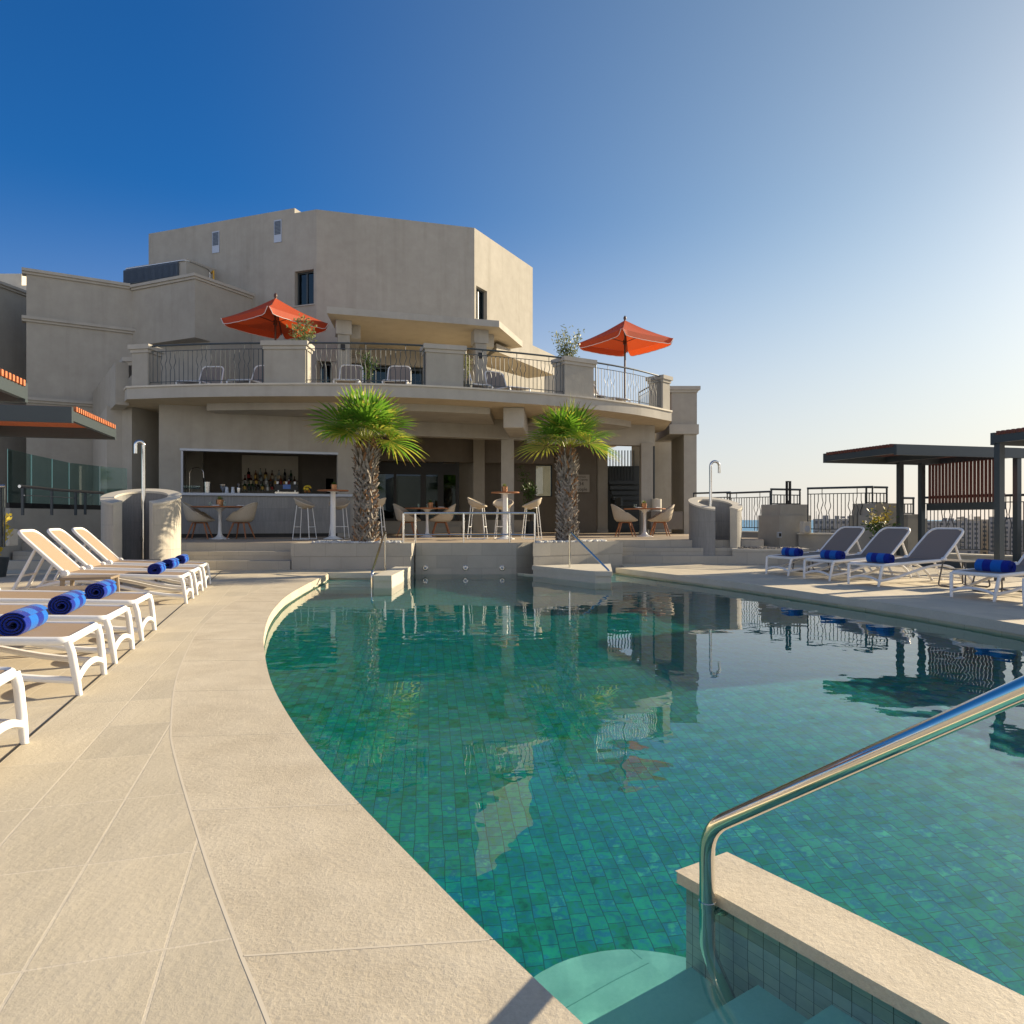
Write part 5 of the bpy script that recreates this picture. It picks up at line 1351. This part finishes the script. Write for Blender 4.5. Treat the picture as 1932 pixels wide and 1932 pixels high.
bush('indoor_plant', 'leafy green plant under the porch beside the bright window', 'plant', (XA(1001, 24.5), 24.5, TZ), 1.9, 1.0, 620, M['green'], .10, 8, .25)
bush('croton_bush', 'yellow-topped croton bush against the pier at the right', 'bush', (XA(1662, 15.95), 15.95, 0), 1.0, .75, 620, M['green'], .085, 9, .2, 9, None, M['yellow'], .75)
bush('croton_bush', 'yellow-leaved croton at the left edge of the picture', 'bush', (XA(-8, 12.6), 12.6, 0), .75, .6, 300, M['yellow'], .11, 10, .2)
# ================================================================= round showers
def shower(label, c, r, th, face, half_open, z_lo, z_hi, base=0.0, outer=None):
    """ring wall open towards angle 'face' (deg); its top slopes up to the back"""
    t = thing('shower_enclosure', label, 'shower', (c[0], c[1], base), world=True)
    n = 44; a0, a1 = R(face + half_open), R(face + 360 - half_open)
    A = [a0 + (a1 - a0) * k / n for k in range(n + 1)]
    fx, fy = math.cos(R(face)), math.sin(R(face))
    def top(x, y, o=0): return z_lo + (z_hi - z_lo) * (.5 - ((x - c[0]) * fx + (y - c[1]) * fy) / (2 * r)) + o
    def ring(rr): return [(c[0] + rr * math.cos(a), c[1] + rr * math.sin(a)) for a in A]
    O, I = ring(r), ring(r - th)
    w = MB(); vs = []
    for (ox, oy), (ix, iy) in zip(O, I): vs += [(ox, oy, base), (ox, oy, top(ox, oy, -.04)), (ix, iy, base), (ix, iy, top(ix, iy, -.04))]
    for k in range(n):
        b = 4 * k; w.add([], [])
        w.f += [[b, b + 4, b + 5, b + 1], [b + 6, b + 2, b + 3, b + 7], [b + 1, b + 5, b + 7, b + 3]]; w.m += [0, 1, 0]
    w.f += [[2, 0, 1, 3], [4 * n, 4 * n + 2, 4 * n + 3, 4 * n + 1]]; w.m += [2, 2]
    w.v = vs
    w.build('ring_wall', [outer or M['trav_pale'], M['trav'], M['pale']], t, smooth=True, angle=30)
    O, I = ring(r + .015), ring(r - th - .015); cp = MB(); vs = []
    for (ox, oy), (ix, iy) in zip(O, I): vs += [(ox, oy, top(ox, oy, -.039)), (ox, oy, top(ox, oy)), (ix, iy, top(ix, iy, -.039)), (ix, iy, top(ix, iy))]
    for k in range(n):
        b = 4 * k; cp.f += [[b, b + 4, b + 5, b + 1], [b + 6, b + 2, b + 3, b + 7], [b + 1, b + 5, b + 7, b + 3], [b + 2, b + 6, b + 4, b]]; cp.m += [0] * 4
    cp.f += [[2, 0, 1, 3], [4 * n, 4 * n + 2, 4 * n + 3, 4 * n + 1]]; cp.m += [0, 0]
    cp.v = vs; cp.build('cap', [M['pale']], t, smooth=True, angle=30)
    return t
def shower_pole(label, loc, h, ang, r, reach, valve=True):
    t = thing('shower_pole', label, 'shower pole', loc, R(ang), 'hooked steel shower poles')
    rr = reach / 2
    MB().tube([(0, 0, 0), (0, 0, h - rr)] + [(rr - rr * math.cos(R(a)), 0, h - rr + rr * math.sin(R(a))) for a in range(15, 180, 15)] + [(reach, 0, h - rr - .0), (reach, 0, h - rr - .16)], r, 16).build('pipe', [M['steel']], t, smooth=True, angle=60)
    MB().lathe([(r * 1.8, 0), (r * 1.8, .012), (r, .02)], 20).build('floor_flange', [M['steel']], t, smooth=True)
    if valve: MB().tube([(0 + r + .012, .06 * math.cos(2 * math.pi * k / 20), .62 + .06 * math.sin(2 * math.pi * k / 20)) for k in range(20)], .005, 5, closed=True).build('pull_ring', [M['steel_soft']], t, smooth=True)
    return t
shower('round shower enclosure with a sloping stone rim at the left of the steps', (-6.90, 13.52), .665, .20, -77, 29, 1.27, 1.60)
shower('round shower enclosure with a sloping rim at the right end of the terrace', (4.80, 17.15), .60, .19, -78, 27, 1.22, 1.55, outer=M['trav'])
shower_pole('hooked steel shower pole in the left round shower', (XA(271, 13.55), 13.55, 0), 2.45, 215, .034, .13)
shower_pole('hooked steel shower pole at the right round shower, against the sky', (XA(1340.5, 16.85), 16.85, 0), 2.35, 12, .031, .22, False)

# pebble planter beside the right shower
t = thing('pebble_planter', 'low rounded stone planter of dark pebbles by the right shower', 'planter', (5.9, 16.6, 0), world=True)
pp = [(5.0, 16.45), (5.35, 16.2), (5.7, 16.08), (6.15, 16.03), (6.5, 16.15), (6.72, 16.42), (6.74, 16.75), (6.5, 17.05), (6.0, 17.3), (5.4, 17.4)]
MB().prism(pp, 0, .30).build('kerb', [M['block']], t)
cc = (5.9, 16.75)
MB().prism([(cc[0] + (x - cc[0]) * 1.02, cc[1] + (y - cc[1]) * 1.02) for x, y in pp], .301, .34).build('rim', [M['pale']], t, bevel=.01)
sp = []
while len(sp) < 420:
    x, y = rnd.uniform(5, 6.8), rnd.uniform(16.0, 17.4)
    if inside(x, y, [(cc[0] + (a - cc[0]) * .84, cc[1] + (b - cc[1]) * .84) for a, b in pp]): sp.append((x, y))
pebbles('dark_pebbles', sp, M['pebble_dark'], .34, (.022, .045))

# ================================================================= pergolas
U, V_ = Vector((.967, .255)), Vector((-.255, .967))
def pergola(name, label, far_left, w, d, ztop, posts, right=True, beam=.17, sm=None, screen=None):
    """far_left: corner at the back left; w along U, d along -V"""
    c0 = Vector(far_left); t = thing(name, label, 'pergola', (c0.x, c0.y, 0), world=True)
    P = lambda a, b: (c0 + U * a - V_ * b)
    for (a0, b0, a1, b1) in ((0, 0, w, 0), (0, d - .07, w, d - .07)):
        q0, q1 = P(a0, b0), P(a1, b1); MB().slab(q0, q1, -.07, 0, ztop - beam - .03, ztop).build('beam', [M['dark_steel']], t)
    for a in (0.001, w - .06):
        q0, q1 = P(a, .001 + .07), P(a, d - .071); MB().slab(q0, q1, 0, .06, ztop - beam, ztop - .045).build('beam', [M['dark_steel']], t)
    q0, q1 = P(w * .5, .071), P(w * .5, d - .071); MB().slab(q0, q1, 0, .05, ztop - beam, ztop - .045).build('beam', [M['dark_steel']], t)
    ns_ = int((d - .16) / .088)
    for k in range(ns_):
        b = .10 + (d - .2) * (k + .5) / ns_; q0, q1 = P(-.02, b - .022), P(w + .02, b - .022)
        MB().slab(q0, q1, -.044, 0, ztop - .044, ztop + .018).build('roof_slat', [sm or M['slat']], t)
    for (a, b) in posts:
        q = P(a, b); MB().box((q.x, q.y, (ztop - beam) / 2 + .0), (.105, .105, ztop - beam - .001), math.atan2(U.y, U.x)).build('post', [M['dark_steel']], t)
    if screen:
        a, b0, b1, za, zb = screen
        q0, q1 = P(a, b0), P(a, b1)
        MB().slab(q0, q1, -.05, .05, za, za + .15).build('screen_rail', [M['dark_steel']], t)
        n = 21
        for k in range(n):
            u = (k + .5) / n; q = q0.lerp(q1, u); MB().box((q.x, q.y, (za + .15 + zb) / 2), (.022, .060, zb - za - .151), math.atan2(U.y, U.x)).build('screen_slat', [M['slat_dark']], t)
        dq = (q1 - q0).normalized(); nq = Vector((-dq.y, dq.x)) * .03
        MB().slab(q0 + nq, q1 + nq, -.012, .012, za + .26, za + .32).build('screen_batten', [M['slat_dark']], t)
    return t
pergola('pergola', 'dark steel pergola with a slatted side screen, behind the right loungers', (6.72, 15.67), 3.1, 2.07, 2.42, [(1.92, .09), (2.50, .09), (2.98, 1.98)], sm=M['slat_dark'], screen=(2.62, .15, 2.0, 1.20, 2.22))
pergola('pergola', 'second dark steel pergola cut off by the right edge', (7.86, 11.92), 3.2, 2.07, 2.42, [(.085, .09), (2.9, .09), (2.9, 1.95)], sm=M['slat_dark'])
pergola('pergola', 'slatted pergola roof with a broad dark front beam at the left edge', (-9.32, 10.27), 3.36, 2.06, 2.42, [(.2, .3), (.2, 1.8)])
pergola('pergola', 'nearer slatted pergola roof, only its orange-lit corner in view at upper left', (-8.32, 6.74), 3.36, 2.06, 2.42, [(.2, .3), (.2, 1.8)])

# ================================================================= right parapets, piers and railings
RW = M['stucco']
def box_wall(name, label, a, b, t0, t1, z0, z1, cap=True, mt=None, cat='wall'):
    t = thing(name, label, cat, (a[0], a[1], z0), world=True)
    MB().slab(a, b, t0, t1, z0, z1 - (.035 if cap else 0)).build('body', [mt or RW], t)
    if cap:
        d = (Vector(b) - Vector(a)).normalized() * .02
        MB().slab(Vector(a) - d, Vector(b) + d, t0 - .03, t1 + .03, z1 - .034, z1).build('cap', [M['pale']], t)
    return t
box_wall('parapet_wall', 'low rendered parapet right of the far shower, sea beyond', (5.75, 20.6), (6.8, 19.0), 0, .25, -.2, .68)
box_wall('parapet_wall', 'low rendered parapet behind the right loungers, between two piers', (7.0, 17.72), (8.4, 16.62), 0, .25, -.2, .67)
box_wall('parapet_wall', 'low pale-capped parapet under the slatted screen', (9.05, 17.0), (11.3, 13.2), 0, .25, -.2, .25)
box_wall('parapet_wall', 'tall rendered parapet block at the right edge', (10.35, 14.0), (11.6, 12.6), 0, .4, -.2, .80, False)
box_wall('dark_kerb', 'dark metal planting trough at the foot of the right parapet', (8.75, 15.75), (10.4, 13.4), -.12, .1, 0, .17, False, M['dark'], 'trough')
def pier(label, c, w, d, rz, z1, z2, inset):
    t = thing('parapet_pier', label, 'pier', (c[0], c[1], 0), rz)
    MB().box((0, 0, z1 / 2 - .1), (w, d, z1 + .2)).build('lower_block', [RW], t); MB().box((0, 0, (z1 + z2) / 2 + .0005), (w - inset, d - inset * .6, z2 - z1)).build('upper_block', [RW], t)
    return t
pier('rendered two-step pier carrying a black lamp frame', (6.82, 18.15), 1.0, .75, R(22), 1.10, 1.37, .12)
pier('rendered two-step pier behind the yellow croton bush', (8.55, 16.95), .95, .75, R(20), 1.10, 1.37, .12)
pier('lower rendered pier between the two close pergola posts', (9.25, 17.0), .6, .6, R(20), 1.02, 1.12, .1)
def fence(label, a, b, z0, h, nm, lift=.1, pick=False):
    t = thing('railing', label, 'railing', (a[0], a[1], z0), world=True, group='black railings along the right parapet')
    P = [Vector(a).lerp(Vector(b), k / 6) for k in range(7)]
    railing(t, [(p_.x, p_.y) for p_ in P], z0, h, nm, True, .0105 if not pick else .013, .026, lift, M['dark'], .085 if not pick else .10)
fence('short black picket railing behind the far shower', (5.35, 21.4), (6.2, 20.55), .95, .82, 0, .02, True)
fence('black railing with wavy bars right of the far shower, sea behind it', (5.98, 20.2), (6.78, 19.0), .68, 1.05, 2)
fence('short black railing on the pier with the lamp frame', (6.42, 18.0), (7.28, 18.3), 1.37, .38, 0, .02, True)
fence('black railing with wavy bars between the two piers', (7.14, 17.55), (8.32, 16.70), .67, 1.08, 2)
fence('short black railing on the pier behind the croton', (8.2, 16.82), (8.8, 17.0), 1.37, .38, 0, .02, True)
fence('short black railing between the close pergola posts', (9.0, 16.9), (9.45, 17.05), 1.12, .38, 0, .02, True)
fence('black railing under the slatted screen, flats beyond', (9.42, 16.75), (11.2, 13.4), .25, 1.25, 3)
lf_ = thing('lamp_frame', 'tall narrow black lamp frame on the first pier', 'lamp', (6.84, 17.95, 1.37), R(15))
for x in (-.045, .045): MB().box((x, 0, .29), (.04, .05, .58)).build('upright', [M['black']], lf_)
MB().box((0, 0, .565), (.05, .05, .03)).build('top_bar', [M['black']], lf_); MB().box((0, 0, .05), (.05, .05, .10)).build('foot', [M['black']], lf_)
def speaker(label, loc, rz, s=1.0):
    t = thing('loudspeaker', label, 'loudspeaker', loc, rz, scale=s)
    MB().box((0, 0, 0), (.20, .16, .27)).build('cabinet', [M['pale']], t, bevel=.015)
    MB().lathe([(.075, 0), (.07, .006), (0, .008)], 20, (0, 0, 0)).xf(Matrix.Translation((0, -.081, -.03)) @ Matrix.Rotation(R(90), 4, 'X')).build('grille', [M['galv']], t, smooth=True)
    MB().tube([(0, .08, .05), (0, .16, .08)], .012, 6).build('bracket', [M['black']], t)
    return t
speaker('small white loudspeaker on the first pier at the right', (XA(1519, 17.4), 17.4, ZA(995, 17.4)), R(15))
speaker('small pale loudspeaker by the yellow leaves at the left edge', (XA(18, 13.6), 13.6, ZA(1014, 13.6)), R(-20), 1.15)
sk = thing('power_socket', 'small steel socket box low on the first pier', 'socket', (XA(1470, 17.5), 17.5, ZA(1009, 17.5)), R(22)); MB().box((0, 0, 0), (.11, .05, .14)).build('box', [M['galv']], sk)
MB().box((0, -.03, 0), (.06, .012, .08)).build('cover', [M['black']], sk)
wt = thing('service_trolley', 'grey steel service trolley with a pale urn behind the right shower', 'trolley', (4.75, 22.6, TZ), .1)
MB().box((0, 0, .45), (1.0, .5, .55)).build('body', [M['stucco_dark']], wt); MB().tube([(-.52, 0, 0), (-.52, 0, .85)], .015, 6).build('handle', [M['steel_soft']], wt)
MB().lathe([(.15, 0), (.15, .38), (0, .4)], 18, (-.25, 0, .73)).build('urn', [M['pale']], wt, smooth=True)

# ================================================================= left terrace edge: wall, glass screens, handrail
box_wall('retaining_wall', 'rendered retaining wall under the dark glass screens', (-10.62, 15.35), (-10.05, 19.0), 0, .35, -.05, 1.24, False)
sw_ = thing('stepped_wall', 'stepped stone side wall with a sunlit end at the left stairs', 'wall', (-10.3, 14.6, 0), world=True)
MB().box((-10.75, 14.85, .30), (1.0, .75, .60)).build('lower_block', [M['stucco']], sw_); MB().box((-10.9, 15.05, .80), (.75, .6, .39)).build('upper_block', [M['stucco']], sw_)
MB().box((-10.78, 14.84, .61), (1.02, .79, .02)).build('cap', [M['pale']], sw_)
gt_ = [(14.6, 846.7), (60, 857.7), (99, 866), (131, 873), (188.7, 879.6), (240.6, 884)]
Yg = [15.4, 16.2, 16.95, 17.55, 18.35, 18.9]
for k in range(5):
    a, b = gt_[k], gt_[k + 1]; A3 = (XA(a[0], Yg[k]), Yg[k]); B3 = (XA(b[0], Yg[k + 1]), Yg[k + 1]); za, zb = ZA(a[1], Yg[k]), ZA(b[1], Yg[k + 1])
    t = thing('glass_screen', f'dark green glass screen panel on the retaining wall, {ordn[k]} from the left edge', 'glass screen', (A3[0], A3[1], 1.36), world=True, group='glass wind screens')
    d = (Vector(B3) - Vector(A3)).normalized(); n_ = Vector((-d.y, d.x)) * .012; A3 = Vector(A3) + d * .012; B3 = Vector(B3) - d * .012
    q = [(A3.x, A3.y, 1.36), (B3.x, B3.y, 1.36), (B3.x, B3.y, zb), (A3.x, A3.y, za)]; r_ = [(x + n_.x, y + n_.y, z) for x, y, z in q]
    MB().add(q + r_, [(0, 1, 2, 3), (7, 6, 5, 4)]).build('pane', [M['pane_teal']], t)
    MB().add(q + r_, [(1, 5, 6, 2), (3, 2, 6, 7), (4, 0, 3, 7)]).build('edge', [plain('glass_edge', (.25, .55, .48), .2) if k == 0 else bpy.data.materials['glass_edge']], t)
    MB().slab(A3, B3, -.03, .04, 1.241, 1.36).build('base_channel', [M['black']], t)
hr = thing('wall_handrail', 'grey handrail on four brackets in front of the glass screens', 'handrail', (-9.8, 15.5, 1.0), world=True)
hp = [W(37, 917.5, 14.6), W(75, 920.5, 15.2), W(110, 924.5, 15.9), W(150, 927, 16.6), W(195, 930, 17.3)]
MB().tube(hp, .033, 10).build('handrail', [M['steel_soft']], hr, smooth=True)
MB().tube([W(46, 934.5, 14.6), W(100, 937, 15.7), W(147, 940, 16.6)], .010, 6).build('lower_bar', [M['steel_soft']], hr)
for px, y0, y1, Y_ in ((43, 920, 972, 14.65), (98, 923, 972, 15.7), (143, 926, 972, 16.5), (161, 927, 971, 16.8)):
    a, b = W(px, y0, Y_), W(px, y1, Y_); MB().box(((a[0] + b[0]) / 2, Y_, (a[2] + b[2]) / 2), (.05, .03, a[2] - b[2])).build('bracket', [M['dark']], hr)
lr = thing('railing_post', 'dark steel railing end post at the left edge', 'railing', (XA(4, 12.2), 12.2, 0), world=True)
for px in (2, 8.5): MB().tube([W(px, 918, 12.2), W(px, 1032, 12.2)], .014 if px > 5 else .03, 8).build('post', [M['dark_steel']], lr)
MB().tube([W(-60, 917, 12.0), W(10, 917.5, 12.2)], .03, 10).build('handrail', [M['steel_soft']], lr, smooth=True)

# ================================================================= flats across the valley
def flats(label, c, w, dep, h, z1, rz, floors, cols, wall, seed):
    q = random.Random(seed); t = thing('apartment_block', label, 'building', (c[0], c[1], z1 - h), rz, 'far apartment blocks')
    MB().box((0, 0, h / 2), (w, dep, h)).build('wall', [wall], t)
    fh = 3.0; cw = w / cols; win = MB().box((0, 0, 0), (cw * .5, .3, 1.5)); wm_ = None; bm_ = None
    for f in range(floors):
        for k in range(cols):
            if q.random() < .08: continue
            if wm_ is None: wm_ = win.build('window', [M['pane_dark2']], t); o = wm_
            else: o = wm_.copy(); COL.objects.link(o); o.parent = t
            o.location = (-w / 2 + cw * (k + .5), -dep / 2 - .02, h - 2.0 - fh * f)
    for f in range(floors):
        for k in range(max(2, cols // 4)):
            if q.random() < .25: continue
            x = -w / 2 + w * (k + .5) / max(2, cols // 4) + q.uniform(-1, 1)
            b = MB().box((0, 0, 0), (cw * 1.7, 1.6, .25)).box((0, -.75, .5), (cw * 1.7, .12, .8)) if bm_ is None else None
            if bm_ is None: bm_ = b.build('balcony', [wall], t); o = bm_
            else: o = bm_.copy(); COL.objects.link(o); o.parent = t
            o.location = (x, -dep / 2 - .8, h - 3.0 - fh * f)
    for k in range(5): MB().box((q.uniform(-w * .45, w * .45), q.uniform(-2, 2), h + .9), (q.uniform(1.5, 4), 2.5, q.uniform(1.2, 2.4))).build('roof_tank', [wall], t)
    for k in range(3):
        x = q.uniform(-w * .45, w * .45); MB().tube([(x, 0, h), (x, 0, h + q.uniform(3, 5))], .12, 5).build('aerial', [M['dark']], t)
    return t
M['pane_dark2'] = plain('far_window', (.05, .06, .08), .3)
fw_a, fw_b, fw_c = plain('far_wall_grey', (.30, .28, .26), .9), plain('far_wall_cream', (.45, .38, .28), .9), plain('far_wall_yellow', (.50, .40, .16), .9)
def farpt(px, py, Y): return (XA(px, Y), Y), ZA(py, Y)
c, z = farpt(1580, 979, 420); flats('grey far apartment block left of the yellow one, seen through the railing', c, 26, 14, 40, z, R(-22), 8, 9, fw_a, 1)
c, z = farpt(1602, 977, 400); flats('narrow cream far block against the grey one', (c[0] + 6, c[1] - 6), 10, 12, 40, z, R(-22), 6, 3, fw_b, 2)
c, z = farpt(1632, 984, 440); flats('yellow-washed far apartment block', c, 16, 12, 40, z, R(-20), 6, 4, fw_c, 3)
c, z = farpt(1775, 983, 480); flats('long grey far apartment block seen under the slatted screen', c, 42, 16, 45, z, R(-28), 9, 11, fw_a, 4)
c, z = farpt(1850, 980, 500); flats('tall cream far apartment block, middle of the long row', (c[0], c[1]), 30, 16, 45, z, R(-30), 9, 8, fw_b, 5)
c, z = farpt(1910, 981, 470); flats('grey far apartment block at the right edge, behind the pergola post', c, 26, 16, 45, z, R(-32), 9, 7, fw_a, 6)
c, z = farpt(1700, 990, 560); flats('small pale far block glimpsed between the pergola posts', c, 30, 14, 40, z, R(-24), 7, 8, fw_b, 7)
# the white flats behind the viewer, mirrored in the bar's glass doors
wb = thing('white_apartment_block', 'white apartment block with stacked balconies, mirrored in the dark glass doors', 'building', (3, -34, -12), R(4))
MB().box((0, 0, 11), (13, 9, 22)).build('wall', [M['white']], wb)
MB().box((14, -3, 9), (11, 9, 18)).build('wall', [M['trim']], wb)
for f in range(7):
    for x in (-4.2, 0, 4.2):
        MB().box((x, 4.53, 2.2 + 3 * f), (2.2, .08, 1.9)).build('window', [M['pane_dark2']], wb)
    MB().box((-1, 5.3, .9 + 3 * f), (9.5, 1.6, .9)).build('balcony', [M['white']], wb)
for o in list(bpy.data.objects):
    if '_w' in o: del o['_w']
